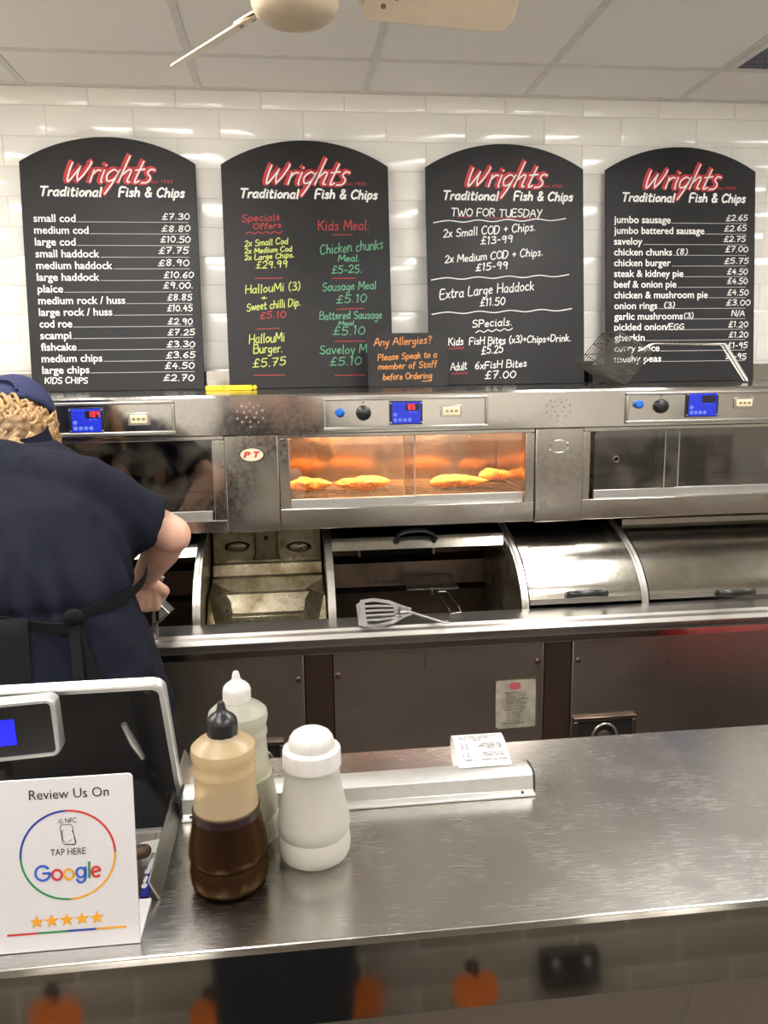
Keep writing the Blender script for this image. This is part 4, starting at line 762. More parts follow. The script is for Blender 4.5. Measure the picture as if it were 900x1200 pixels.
# ------------------------------------------------------------------ ceiling fan
fx, fy, fz = .040, 1.80, 2.297
t = thing('ceiling_fan', 'cream three-bladed ceiling fan', 'fan', (fx, fy, CEIL-.004))
MB().lathe([(0, 0), (.045, .001), (.070, .006), (.082, .016), (.0885, .032), (.089, .05), (.085, .055), (.092, .058), (.096, .075), (.094, .12), (.080, .14), (.03, .15), (0, .15)], (fx, fy, fz), 48).build('motor_housing', M['fan'], t, smooth=40)
MB().tube([(fx, fy, fz+.14), (fx, fy, CEIL-.004)], .012, 12).build('down_rod', M['fan'], t, smooth=True)
MB().lathe([(.012, -.05), (.05, -.035), (.06, -.006), (.06, 0), (0, 0)], (fx, fy, CEIL-.004), 32).build('canopy', M['fan'], t, smooth=40)
for k, az in enumerate((4, 124, 244)):
    a = math.radians(az); Rz = Matrix.Translation((fx, fy, fz+.063)) @ Matrix.Rotation(a, 4, 'Z'); Bl = Rz @ Matrix.Translation((.0, 0, 0)) @ Matrix.Rotation(math.radians(-30), 4, 'X')
    br = MB().prism([Bl @ Vector(p_) for p_ in ((.085, -.018, 0), (.12, -.012, 0), (.15, -.03, 0), (.20, -.03, 0), (.20, .03, 0), (.15, .03, 0), (.12, .012, 0), (.085, .018, 0))], (0, 0, .006)).build('blade_iron', M['fan'], t, bev=.002)
    ou = [(.145, -.050), (.155, -.058), (.40, -.066), (.455, -.062), (.470, -.045), (.474, .03), (.462, .058), (.44, .064), (.155, .056), (.145, .045)]
    MB().prism([Bl @ Vector((x, y, -.007)) for x, y in ou], (0, 0, .006)).build('blade', M['fan'], t, bev=.002)
    for px_, py_ in ((.165, -.018), (.165, .02), (.19, 0.0)):
        MB().lathe([(0, 0), (.006, 0), (.005, .003), (0, .0035)], Bl @ Vector((px_+.02, py_, -.0071)), 12, (Bl.to_3x3() @ Vector((0, 0, -1)))).build('screw', M['brass'], t)

# ------------------------------------------------------------------ counter
ZC = 1.0; CX0, CX1, CY0, CY1 = -1.25, 2.4, .770, 1.200
K = thing('service_counter', 'stainless steel service counter with scratched top', 'counter', (.5, 1.0, 0))
wx, wy0 = -.170, .868                                    # till well at the left, behind the front strip
q = MB().prism([(CX0, CY0+.004, ZC), (CX1, CY0+.004, ZC), (CX1, CY1, ZC), (wx, CY1, ZC), (wx, wy0, ZC), (CX0, wy0, ZC)], (0, 0, -.004)); q.build('worktop', M['scount'], K, bev=.0015)
eb = CY0-.082*math.tan(EDGE_TILT)
MB().sheet([(eb+.022, ZC-.092), (eb, ZC-.088), (CY0, ZC-.006), (CY0+.006, ZC+.0003)], CX0, CX1, .003).build('front_edge', M['sfront'], K, smooth=30)
MB().box(CX0, CX1, CY0+.012, CY0+.03, .0, ZC-.093).build('front_panel', M['spanel'], K)
MB().box(wx, CX1, CY1-.012, CY1, 0, ZC-.006).build('rear_panel', M['spanel'], K); MB().box(CX1-.02, CX1, CY0+.03, CY1-.014, 0, ZC-.006).build('end_panel', M['spanel'], K)
MB().box(CX0, wx-.004, wy0, CY1, .905, .910).build('till_shelf', M['spanel'], K)
MB().box(wx-.004, wx, wy0, CY1, .90, ZC-.0045).build('well_side', M['srail'], K)
MB().prism([(wx+.004, wy0, ZC+.0005), (wx-.008, wy0, ZC+.024), (wx-.010, wy0, ZC+.023), (wx+.0, wy0, ZC+.0005)], (0, CY1-wy0, 0)).build('upstand', M['srail'], K, bev=.001)
MB().box(CX0, wx, wy0-.003, wy0, .90, ZC-.004).build('well_front', M['srail'], K)
# unseen stand-in, made up to give the red reflection in the range fascia
t = thing('bin', 'red-lidded stand-in added behind the counter to mirror red in the range fascia', 'bin', (1.56, 1.36, 0))
MB().loft([[(1.56+u, 1.36+v, h) for u, v in rrect(2*a, 2*b, .03, 4)] for a, b, h in [(.17, .10, 0), (.19, .12, .555), (.16, .09, .555)]]).build('stand_in_body', M['blackm'], t, smooth=35)
MB().loft([[(1.56+u, 1.36+v, h) for u, v in rrect(2*a, 2*b, .03, 4)] for a, b, h in [(.195, .125, .556), (.205, .135, .57), (.205, .135, .70), (.18, .11, .73), (.05, .03, .74)]]).build('stand_in_lid', M['redp'], t, smooth=35)
# bottles and salt
VP = [(r*.985, z*.95) for r, z in [(.001, 0), (.038, 0), (.043, .004), (.0462, .014), (.0470, .024), (.0458, .033), (.0432, .0375), (.0455, .042), (.0472, .047), (.0468, .054), (.0445, .070), (.0412, .088), (.0382, .107), (.0362, .125), (.0350, .143), (.0350, .149), (.0366, .153), (.0366, .157), (.0353, .161), (.0353, .166), (.0374, .172), (.0380, .179), (.0370, .185), (.0310, .191), (.0220, .196), (.0195, .200), (.001, .2005)]]
def sauce(pos, label, shell, liq, liqm, capm):
    t = thing('sauce_bottle', label, 'bottle', pos)
    MB().lathe(VP, pos, 56).build('bottle_body', M[shell], t, smooth=35)
    pr = [(max(r-.0012, .001), z+.002 if z < .005 else z) for r, z in VP if z <= liq]; r_ = pr[-1][0]
    MB().lathe(pr+[(r_, liq), (.001, liq)], pos, 48).build('liquid', M[liqm], t, smooth=35)
    x, y, z = pos; c = MB(); n = 40; rings = []
    for r, h, rib in ((.001, .184, 0), (.0176, .1845, 1), (.0178, .2035, 1), (.0165, .2085, 0), (.0130, .2125, 0), (.0085, .2155, 0), (.0058, .2185, 0), (.0048, .2225, 0), (.0042, .2265, 0), (.0030, .2285, 0), (.001, .229, 0)):
        rings.append([(x+(r-(.0010 if rib and k % 4 == 0 else 0))*math.cos(2*math.pi*k/n), y+(r-(.0010 if rib and k % 4 == 0 else 0))*math.sin(2*math.pi*k/n), z+h) for k in range(n)])
    c.loft(rings); c.build('spout_cap', M[capm], t, smooth=40); return t
sauce((-.0885, .8875, ZC+.0006), 'brown vinegar bottle with black spout cap on the counter', 'amber', .100, 'liq', 'black')
sauce((-.0775, .9805, ZC+.0006), 'frosted white bottle with white spout cap behind the brown vinegar bottle', 'frost', .095, 'pale', 'wplas')
p = onZ(369, 1003, ZC); sx, sy = p.x, p.y+.004; pos = (sx, sy, ZC+.0006)
t = thing('salt_shaker', 'tall white plastic salt shaker on the counter, right of the bottles', 'salt shaker', pos)
SP = [(r, z*.97) for r, z in [(.001, 0), (.037, 0), (.042, .004), (.0452, .012), (.0458, .020), (.0446, .030), (.0420, .0345), (.0445, .040), (.0458, .046), (.0448, .054), (.0415, .070), (.0378, .088), (.0350, .106), (.0335, .122), (.0335, .130), (.001, .130)]]
MB().lathe(SP, pos, 56).build('shaker_body', M['saltp'], t, smooth=35)
MB().lathe([(max(r-.0025, .001), z+.0015) for r, z in SP if z < .10]+[(.001, .098)], pos, 48).build('salt_fill', M['salt'], t, smooth=35)
n = 96; rings = []
for r, h, rb in ((.001, .121, 0), (.0330, .1215, 0), (.0360, .1222, 1), (.0360, .141, 1), (.0352, .1435, 0), (.0305, .1445, 0), (.0285, .146, 0), (.0282, .151, 0), (.0268, .157, 0), (.0235, .162, 0), (.0180, .1655, 0), (.010, .1675, 0), (.001, .168, 0)):
    rings.append([(sx+(r-(.0008 if rb and k % 8 == 0 else 0))*math.cos(2*math.pi*k/n), sy+(r-(.0008 if rb and k % 8 == 0 else 0))*math.sin(2*math.pi*k/n), ZC+h) for k in range(n)])
MB().loft(rings).build('shaker_lid', M['wplas'], t, smooth=35)
q = MB()
for rr, nn in ((0, 1), (.005, 6), (.010, 10), (.015, 14)):
    for k in range(nn):
        a = 2*math.pi*k/nn; h = .1684-.0022*(rr/.015)**2
        q.lathe([(0, 0), (.0010, 0), (.0010, .0002)], (sx+rr*math.cos(a), sy+rr*math.sin(a), ZC+h-.0003), 8)
q.build('pour_holes', M['gprint'], t)
# order rail and receipt
ra, rb = -.163, .329
t = thing('ticket_rail', 'long aluminium order rail lying across the counter', 'order rail', (.08, 1.03, ZC))
prof = [(y+.010, z) for y, z in [(1.018, .0005), (1.018, .004), (1.030, .0055), (1.032, .026), (1.040, .031), (1.066, .031), (1.066, .0005)]]
MB().prism([(ra, y, ZC+z) for y, z in prof], (rb-ra, 0, 0)).build('extrusion', M['alu'], t, bev=.0008)
for x in (ra-.003, rb): MB().prism([(x, y, ZC+z) for y, z in prof[2:]+[(1.040, .0005)]], (.003, 0, 0)).build('end_cap', M['blackm'], t)
for x in (ra+.012, rb-.018): MB().lathe([(0, 0), (.0022, 0), (.0022, .001), (0, .0012)], (x, 1.033, ZC+.0052), 10).build('screw', M['dark'], t)
pa_ = [(1.064, .0325), (1.078, .0355), (1.100, .041), (1.128, .045), (1.146, .043), (1.157, .036), (1.160, .026), (1.154, .014), (1.140, .006), (1.115, .003)]
PP = smooth_path([(y, z, 0) for y, z in pa_], 4)
t = thing('receipt', 'curled white till receipt tucked into the order rail', 'receipt', (.27, 1.10, ZC))
rx0, rx1 = .226, .304
def rp(s, v): # s across 0..1, v index along
    p_ = PP[v]; return Vector((rx0+(rx1-rx0)*s+(p_.x-1.062)*.06, p_.x, ZC+p_.y))
q = MB(); m = len(PP); q.add([rp(s, v) for v in range(m) for s in (0, 1)]+[rp(s, v)-Vector((0, .0, .0004)) for v in range(m) for s in (0, 1)], [(2*i, 2*i+1, 2*i+3, 2*i+2) for i in range(m-1)]+[(2*m+2*i, 2*m+2*i+2, 2*m+2*i+3, 2*m+2*i+1) for i in range(m-1)])
q.build('slip', M['paper'], t, smooth=60)
q = MB()
def rfr(u, v, o): # u 0..1 across, v metres along from rail
    y = 1.066+v; i = min(range(m//2+2), key=lambda k: abs(PP[k].x-y)); j = min(i+1, m-1)
    tt = (y-PP[i].x)/(PP[j].x-PP[i].x+1e-9); b = rp(u, i).lerp(rp(u, j), tt); return b+Vector((0, -.0002, .0006))
for s, u0, u1, v in (('23 10 2024 TAKEAWAY', .10, .88, .066), ('TILL 1 STAFF 02', .10, .70, .0605), ('SALE', .38, .52, .055), ('1 x', .12, .27, .045), ('2 x', .12, .27, .040), ('1 x', .12, .27, .035), ('LARGE COD 10.50', .50, .90, .045), ('MED CHIPS 7.30', .46, .92, .040), ('PEAS 1.95', .62, .9, .035), ('1 x', .12, .26, .024), ('1 x', .12, .26, .019), ('SUB TOTAL 19.75', .50, .9, .024), ('CARD 19.75', .5, .9, .019), ('THANK YOU', .12, .38, .0105), ('PLEASE CALL AGAIN', .48, .95, .0105)):
    print_text(q, s, u0, u1, v, .0056, rfr, 0, .00022)
q.build('receipt_print', M['gprint'], t)
# review sign: bent white acrylic
zs = ZC; A0 = onZ(-4, 1119, ZC+.001); B0 = onZ(164.5, 1104.5, ZC+.001); ud = (B0-A0).normalized(); nd = Vector((ud.y, -ud.x, 0)); bk = -nd
top_l, top_r = onY(-4, 913, A0.y+.02), onY(163.5, 906, B0.y+.02)
SW = (B0-A0).length; SHh = .199; ln = .020
vd = (Vector((0, 0, SHh))+bk*ln).normalized(); nv = ud.cross(vd); 
if nv.dot(nd) < 0: nv = -nv
so = A0.copy(); xoff = 0
fs = lambda u, v, off=0: so+ud*u+vd*v+nv*off
def sinv(px, py):
    r = ray(px, py); tt = (so-EYE).dot(nv)/r.dot(nv); q_ = EYE+r*tt-so; return q_.dot(ud), q_.dot(vd)
t = thing('review_sign', 'white acrylic review stand at the left end of the counter', 'sign', tuple((A0+B0)/2))
u_top, v_top = sinv(163.5, 906); SHh = v_top
x0s = -.012
MB().prism([fs(u, v) for u, v in [(x0s, 0), (SW, 0)]+[(SW-.005+.005*math.cos(a), SHh-.005+.005*math.sin(a)) for a in [math.pi/2*k/5 for k in range(6)]]+[(x0s+.005-.005*math.sin(a), SHh-.005+.005*math.cos(a)) for a in [math.pi/2*k/5 for k in range(6)]]], nv*-.003).build('panel', M['signw'], t)
MB().prism([fs(x0s, 0)+bk*.0005, fs(SW, 0)+bk*.0005, fs(SW, 0)+bk*.070, fs(x0s, 0)+bk*.070], (0, 0, .003)).build('foot', M['signw'], t)
SI = lambda x, y: sinv(x/4.5, 890+y/4.5)      # from the enlarged view of the sign
def stext(q, s, x0, y0, x1, y1, size, bold=0):
    u0, v0 = SI(x0, y0); u1, v1 = SI(x1, y1); sl = (v1-v0)/(u1-u0)
    print_text(q, s, u0, u1, v0, size, lambda u, v, o: fs(u, v+(u-u0)*sl, .0006), 0, bold)
k_ = F_PX/4.5
q = MB(); stext(q, 'Review Us On', 155, 213, 575, 190, .0148); q.build('headline', M['ink'], t); q = MB(); stext(q, 'TAP HERE', 268, 508, 453, 496, .0104); q.build('tap_lettering', M['ink'], t); q = MB(); stext(q, 'NFC', 345, 335, 405, 331, .0080)
u, v = SI(357, 395); ph = [(u+a, v+b) for a, b in rrect(.0125, .0215, .0022, 3)]; ribbon(q, ph+[ph[0], ph[1]], .0006, lambda a, b, o: fs(a+(b-v)*-.12, b, .0006), 0)
HP = lambda pts: ribbon(q, smooth_path([SI(*p_)+(0,) for p_ in pts], 4), .0006, lambda a, b, o: fs(a, b, .0006), 0)
HP([(380, 372), (392, 400), (398, 445), (350, 443), (342, 430)]); HP([(378, 420), (370, 428), (360, 432)]); HP([(335, 372), (324, 378), (332, 388), (324, 392), (332, 402), (325, 406), (334, 414), (328, 418), (338, 428)])
for r_ in (16, 26, 36): HP([(340-r_*math.cos(a), 345-r_*math.sin(a)) for a in (.35, .75, 1.15)])
q.build('phone_symbol', M['ink'], t)
cu_, cv_ = SI(360, 503); rc = (SI(612, 490)[0]-SI(107, 517)[0])/2-.0006
for nm, m_, a0, a1 in (('ring_blue', 'dblue', 90, 180), ('ring_red', 'gred', 0, 90), ('ring_amber', 'gyel', -90, 0), ('ring_green', 'ggrn', 180, 270)):
    q = MB(); ribbon(q, [(cu_+rc*math.cos(math.radians(a0+(a1-a0)*k/24)), cv_+rc*math.sin(math.radians(a0+(a1-a0)*k/24))) for k in range(25)], .0022, fs, .0005); q.build(nm, M[m_], t)
# word mark: circle-and-bar letters
def wm(nm, m_, strokes, wd=.0026):
    q = MB()
    for P_ in strokes: ribbon(q, [SI(*p_) for p_ in P_], wd, fs, .0007)
    q.build(nm, M[m_], t)
ci = lambda cx, cy, rx, ry, a0, a1, n=26: [(cx+rx*math.cos(math.radians(a0+(a1-a0)*k/n)), cy-ry*math.sin(math.radians(a0+(a1-a0)*k/n))) for k in range(n+1)]
wm('letter_blue', 'gblue', [ci(226, 599, 38, 38, 42, 362), [(264, 598), (228, 600)]]); wm('letter_red', 'gred', [ci(302, 607, 25, 26, 0, 360)]); wm('letter_amber', 'gyel', [ci(364, 603, 25, 26, 0, 360)])
wm('letter_blue', 'gblue', [ci(427, 594, 23, 25, 0, 360), [(451, 566), (452, 615)]+ci(428, 616, 24, 30, 0, -150, 14)]); wm('letter_green', 'ggrn', [[(471, 540), (472, 620)]]); wm('letter_red', 'gred', [[(484, 594), (526, 582)]+ci(508, 590, 22, 26, 15, 318)])
for k in range(5):
    u, v = SI(195+k*79.5, 857-k*6.3); q = MB(); q.add([fs(u, v, .0006)]+[fs(u+(.0080 if i % 2 == 0 else .0032)*math.sin(i*math.pi/5), v+(.0080 if i % 2 == 0 else .0032)*math.cos(i*math.pi/5), .0006) for i in range(10)], [(0, 1+(i+1) % 10, 1+i) for i in range(10)]); q.build('star', M['gyel'], t)
for nm, m_, a, b in (('bar_red', 'gred', 42, 200), ('bar_green', 'ggrn', 200, 356), ('bar_blue', 'dblue', 356, 508), ('bar_amber', 'gyel', 508, 663)):
    q = MB(); f_ = lambda x: SI(x, 928-(x-42)*.0785); ribbon(q, [f_(a), f_(b)], .0023, fs, .0005); q.build(nm, M[m_], t)
# packets tucked in the well behind the sign
zz = .990
def PK(x, y, z): return onZ(140+x/7.05, 940+y/7.05, z)
p = PK(215, 700, zz)
t = thing('sweet_packet', 'blue and white packet lying between the review sign and the counter upstand', 'packet', (p.x, p.y, .911))
c = [PK(170, 790, zz), PK(240, 795, zz), PK(325, 430, zz), PK(262, 415, zz)]
ax_ = (c[3]+c[2]-c[0]-c[1])/2; L_ = ax_.length; ax_.normalize(); w_ = (c[1]-c[0]).length*.50; o_ = (c[0]+c[1])/2; sd_ = Vector((-ax_.y, ax_.x, 0)); fl = Vector((0, 0, -.5))
def pk_ring(tt, wk): return [o_+ax_*(L_*tt)+sd_*(w_*wk*math.cos(a))+Vector((0, 0, w_*.45*wk*math.sin(a))) for a in [2*math.pi*k/18 for k in range(18)]]
MB().prism([o_+sd_*w_-Vector((0, 0, w_*.5)), o_-sd_*w_*.6-Vector((0, 0, w_*.5)), o_-sd_*w_*.6+ax_*L_-Vector((0, 0, w_*.5)), o_+sd_*w_+ax_*L_-Vector((0, 0, w_*.5))], (0, 0, -(zz-w_*.5-.9105))).build('carton', M['packw'], t)
MB().loft([pk_ring(a, b) for a, b in ((0, .95), (.03, 1), (.58, 1))]).build('wrapper', M['packb'], t, smooth=50)
MB().loft([pk_ring(a, b) for a, b in ((.582, 1), (.7, .95), (1, .8))]).build('wrapper_top', M['packw'], t, smooth=50)
for k, (x, y) in enumerate(((205, 690), (222, 630), (232, 575), (212, 650))):
    b = PK(x, y, zz+w_*.455); MB().add([b+ax_*(.0050*math.sin(a))+sd_*(.0035*math.cos(a)*(.6 if k % 2 else 1))+Vector((0, 0, .0002*k)) for a in [2*math.pi*i/14 for i in range(14)]], [list(range(14))]).build('wrapper_letter', M['packw'], t)
wpk = [PK(178, 335, zz-.004), PK(382, 292, zz-.004), PK(330, 520, zz-.014), PK(180, 520, zz-.014)]
MB().prism(wpk, (0, 0, -.001)).build('paper_slip', M['paper'], t)
bb = PK(205, 405, zz+.012); tag(MB().caps(bb+Vector((-.03, 0, -.004)), .009, bb, .009).build('wooden_stick', M['brown'], None, smooth=50, loc=tuple(bb)), 'dark brown rounded stick beside the packet behind the sign', 'stick')

# ------------------------------------------------------------------ till seen from behind
T = thing('till', 'black till with silver frame seen from behind at the left of the counter', 'till', (-.42, 1.05, .911))
tr, br = onY(187, 797, .985), onY(209, 935, 1.085)
tw = .44; zt = tr.z; zb = .945
tilt_ = (br-tr); dn = Vector((0, tilt_.y, tilt_.z)).normalized(); nn_ = Vector((0, -abs(dn.z), -dn.y)) ; nn_.normalize()    # nn_: out of the back, towards the customer
xr = tr.x+.006; o_ = Vector((xr-tw/2, tr.y, zt)); Hh = (zt-zb)/-dn.z
tf = lambda u, v, d: o_+Vector((u, 0, 0))+dn*(-v+Hh/2)*1.0+nn_*d
def ring(w_, h_, r_, d): return [tf(u, v, d) for u, v in rrect(w_, h_, r_, 6)]
MB().loft([ring(tw, Hh, .016, -.006), ring(tw, Hh, .016, .006), ring(tw-.004, Hh-.004, .015, .008), ring(tw-.016, Hh-.016, .010, .008), ring(tw-.018, Hh-.018, .010, -.006), ring(tw, Hh, .016, -.006)], True, False).build('frame', M['silver'], T, smooth=35)
MB().loft([ring(tw-.017, Hh-.017, .010, .004), ring(tw-.02, Hh-.02, .010, .003), ring(tw-.12, Hh-.10, .012, -.050), ring(tw-.13, Hh-.11, .012, -.051)], True, False).build('housing', M['tillb'], T, smooth=30)
MB().prism(ring(tw-.128, Hh-.108, .012, -.051), nn_*-.004).build('back_cover', M['tillb'], T)
MB().prism(ring(tw-.14, Hh-.12, .010, -.056), nn_*-.006).build('screen', M['black'], T)
a = tf(tw/2-.066, .055, -.018); b = tf(tw/2-.050, -.015, -.018); MB().tube([a, a.lerp(b, .5)+nn_*.002, b], [.004, .006, .004], 10).build('bracket', M['silver'], T, smooth=50)
q = MB()
for i in range(4):
    for j in range(6):
        c = tf(tw/2-.030-.007*i, -.045-.008*j, -.014-.008*i); q.lathe([(0, 0), (.0022, 0), (.0022, .0006)], c+nn_*.0055, 8, nn_)
q.build('speaker_holes', M['void'], T)
MB().lathe([(0, 0), (.004, 0), (.004, .002), (0, .002)], tf(tw/2-.024, Hh/2-.022, -.003), 12, nn_).build('screw', M['dark'], T)
MB().box(-.56, -.30, 1.10, 1.19, .911, .955).build('base', M['blackm'], T, bev=.006)
MB().tube([(-.43, 1.15, .95), (-.43, 1.16, 1.02), (-.43, 1.13, 1.07)], .03, 14).build('stand', M['blackm'], T, smooth=50)
# customer display
dc = onY(8, 858, .955); dw, dh = .118, .078
dr = lambda w_, h_, r_, y: [(dc.x+u, y+(-v)*.12, dc.z+v+u*.045) for u, v in rrect(w_, h_, r_, 6)]
MB().loft([dr(dw, dh, .010, .975), dr(dw, dh, .010, .955), dr(dw-.003, dh-.003, .009, .953), dr(dw-.010, dh-.010, .006, .953), dr(dw-.011, dh-.011, .006, .958)], True, False).build('customer_display', M['silver'], T, smooth=35); t = cdp = bpy.data.objects['customer_display']
MB().prism(dr(dw-.010, dh-.010, .006, .956), (0, .015, 0)).build('glass', M['black'], t)
p0, p1 = onY(-34, 846, .954), onY(19, 874, .954)
MB().prism([(p0.x, .9555, p0.z-.002), (p1.x, .9545, p0.z), (p1.x, .9575, p1.z), (p0.x, .9585, p1.z-.002)], (0, -.001, 0)).build('lit_screen', M['lcd'], t)
MB().tube([(dc.x-.02, .972, dc.z), (dc.x-.02, 1.0, dc.z-.02), (dc.x-.02, 1.07, dc.z-.06)], .012, 10).build('arm', M['blackm'], t, smooth=50)

# ------------------------------------------------------------------ the worker
random.seed(11)
W = thing('person', 'person in navy shirt, cap and black apron bending over the open fryer', 'person', (-.52, 1.62, 0))
HC = Vector((-.628, 1.955, 1.478))
SHR, ELR, WRR = Vector((-.440, 1.735, 1.355)), Vector((-.268, 1.80, 1.245)), Vector((-.352, 1.90, 1.125))
SHL, ELL, WRL = Vector((-.70, 1.74, 1.375)), Vector((-.86, 1.84, 1.22)), Vector((-.74, 2.02, 1.12))
def skeleton(q, hc, neck, chest, hips, feet, arms, look, big=1.0):
    q.caps(neck, .055, hc+Vector((0, -.01, -.05)), .055)
    q.ell(hc, (.074, .092, .108)); f = look.normalized(); s = Vector((0, 0, 1)).cross(f).normalized(); u = f.cross(s)
    jaw = hc+f*.045-u*.065; q.caps(hc-u*.02, .06, jaw, .038)
    q.caps(hc+f*.088-u*.0, .011, hc+f*.108-u*.028, .013)                       # nose
    q.caps(hc+f*.083-u*.058-s*.018, .009, hc+f*.083-u*.058+s*.018, .009)       # lips
    for k in (-1, 1):
        q.ell(hc+s*k*.074-u*.012, (.012, .020, .030)); q.caps(hc+f*.078+s*k*.016+u*.022, .012, hc+f*.070+s*k*.046+u*.018, .010)
    q.caps(chest, .100*big, hips, .125*big); q.caps(chest+Vector((-.09, 0, -.02)), .075, chest+Vector((.09, 0, -.02)), .075); q.caps(neck, .052, chest, .085)
    q.caps(hips+Vector((-.07, 0, -.03)), .11*big, hips+Vector((.07, 0, -.03)), .11*big)
    for s_, ft in zip((-1, 1), feet):
        hp = hips+Vector((s_*.09, 0, -.06)); an = Vector(ft)+Vector((0, 0, .08)); kn = hp.lerp(an, .5)+Vector((0, .02, 0))
        q.caps(hp, .085, kn, .055); q.caps(kn, .055, an, .038); q.caps(an, .04, Vector(ft)+Vector((0, -.03, .04)), .04); q.caps(Vector(ft)+Vector((0, -.03, .04)), .04, Vector(ft)+Vector((0, .13, .032)), .032)
    for sh, el, wr in arms:
        q.caps(chest+Vector((sh.x-chest.x, 0, 0))*.5, .065, sh, .058); q.caps(sh, .058, el, .043)
        md = el.lerp(wr, .35); q.caps(el, .039, md, .042); q.caps(md, .042, wr, .028)
def hand(q, wr, pd, side, pn, curls, thumb, sc=1.0):
    """wrist, palm direction, sideways (towards the thumb), palm normal; fingers curl towards pn"""
    pd = pd.normalized(); side = (side-pd*side.dot(pd)).normalized(); pn = pd.cross(side)*(1 if pd.cross(side).dot(pn) > 0 else -1)
    for k in range(4):
        b0 = wr+side*(.018-.012*k)*sc; b1 = wr+pd*.085*sc+side*(.030-.020*k)*sc
        q.caps(b0, .014*sc, b1, .0135*sc, 12)
        L = (.042, .047, .043, .034)[k]*sc; d = pd.copy(); p = b1; cu = curls[k]; r = .0098*sc
        for j, ll in enumerate((L, L*.62, L*.5)):
            ang = cu*(.9, 1.25, .8)[j]; d = (d*math.cos(ang)+pn*math.sin(ang)).normalized()*1.0
            pnn = pn-d*pn.dot(d); p2 = p+d*ll; q.caps(p, r, p2, r*.9, 12); p = p2; r *= .92
            # rotate the curl plane with the finger
            if pnn.length > 1e-3: pass
            pn_new = (-pd*math.sin(ang)+pn*math.cos(ang))
            pd_k = d; pn = pn if j == 2 else pn
        
    t0 = wr+pd*.018*sc+side*.018*sc; t1 = t0+(pd*.6+side*.75)*.042*sc; t2 = t1+thumb[0]*.034*sc; t3 = t2+thumb[1]*.026*sc
    q.caps(t0, .0165*sc, t1, .0135*sc, 12); q.caps(t1, .0125*sc, t2, .011*sc, 12); q.caps(t2, .011*sc, t3, .009*sc, 12)
q = MB()
skeleton(q, HC, Vector((-.598, 1.865, 1.43)), Vector((-.550, 1.755, 1.30)), Vector((-.52, 1.63, .98)), [(-.62, 1.62, 0), (-.42, 1.62, 0)], [(SHR, ELR, WRR), (SHL, ELL, WRL)], Vector((0, .75, -.65)))
HD = Vector((-.14, .30, -.94))
hand(q, WRR, HD, Vector((1, .35, 0)), Vector((-.2, 1, .2)), (.95, 1.0, 1.05, 1.1), (Vector((-.35, .6, -.7)).normalized(), Vector((-.75, .5, -.4)).normalized()))
hand(q, WRL, Vector((.25, .5, -.8)), Vector((-1, .3, 0)), Vector((.2, .9, .2)), (.6, .65, .7, .75), (Vector((.35, .6, -.7)).normalized(), Vector((.75, .5, -.4)).normalized()))
body = fuse(q, .0042, 5, .5).build('body', M['skin'], W, smooth=180)
# clothes
RG = [(.845, -.505, 1.605, .250, .195), (.93, -.508, 1.605, .243, .188), (1.0, -.512, 1.61, .233, .178), (1.08, -.518, 1.625, .215, .160), (1.14, -.522, 1.64, .200, .150), (1.22, -.530, 1.668, .200, .148), (1.29, -.540, 1.705, .200, .140), (1.345, -.552, 1.742, .192, .140), (1.395, -.560, 1.785, .155, .122), (1.435, -.580, 1.825, .092, .085), (1.462, -.596, 1.856, .070, .070)]
def tor(z, th, off=0):
    zs_ = [r[0] for r in RG]; cx, cy, a, b = [float(np.interp(z, zs_, [r[k] for r in RG])) for k in (1, 2, 3, 4)]
    c, s = math.cos(th), math.sin(th); e = .86
    return Vector((cx+(a+off)*math.copysign(abs(c)**e, c), cy+(b+off)*math.copysign(abs(s)**e, s), z))
q = MB(); q.loft([[tor(.845+(1.455-.845)*i/40, 2*math.pi*k/48, .004) for k in range(48)] for i in range(41)])
for sh, el, in ((SHR, ELR), (SHL, ELL)):
    sgn = 1 if sh is SHR else -1
    d = (el-sh); e1 = sh+d*.80; q.caps(sh+Vector((-sgn*.10, .01, .012)), .085, sh, .080); q.caps(sh+Vector((-sgn*.03, 0, -.05)), .085, sh+d*.25, .080)
    ax = d.normalized(); n_ = 20; u_ = ax.orthogonal().normalized(); v_ = ax.cross(u_)
    q.loft([[sh+d*tt+Vector((0, 0, -.012*tt))+(u_*math.cos(2*math.pi*k/n_)+v_*math.sin(2*math.pi*k/n_))*r for k in range(n_)] for tt, r in ((-.1, .070), (.1, .083), (.35, .083), (.6, .079), (.76, .077))])
sh_ = fuse(q, .0075, 9, .5)
out = []
for x, y, z in sh_.v:                                         # soft creases: hang folds on the back, drag lines by the sleeve
    p_ = Vector((x, y, z)); c = Vector((-.53, 1.70, z)); r = (p_-c); r.z = 0; r = r.normalized() if r.length else r
    k = noise.noise(Vector((x*14+z*2.5, y*7, z*2.2)))*.020+noise.noise(Vector((x*26+z*12, y*12, z*8)))*.008
    th_ = math.atan2(y-1.64, x+.52); g_ = math.exp(-abs(z-1.150)/.085)
    k += -.010*math.exp(-((z-1.157)/.016)**2)+.0085*g_*math.sin(th_*17+4*noise.noise(Vector((th_*2, z*4, 0))))-.010*max(0, .35-abs(noise.noise(Vector((x*9+z*4.5, y*6, z*2.6+4)))*2))
    if x > -.38: k += noise.noise(Vector((x*22, y*20, z*26)))*.004
    out.append(tuple(p_+r*k))
sh_.v = out
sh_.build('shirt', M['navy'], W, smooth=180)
q = MB(); q.loft([[Vector((-.598, 1.862, 1.456))+Vector((.066*math.cos(a)*k, .066*math.sin(a)*k, h+.02*math.sin(a))) for a in [2*math.pi*i/32 for i in range(32)]] for k, h in ((1.22, -.02), (1.05, .012), (1.0, .026), (.96, .024), (1.0, .004))], True, False)
q.build('collar', M['navy'], W, smooth=60)
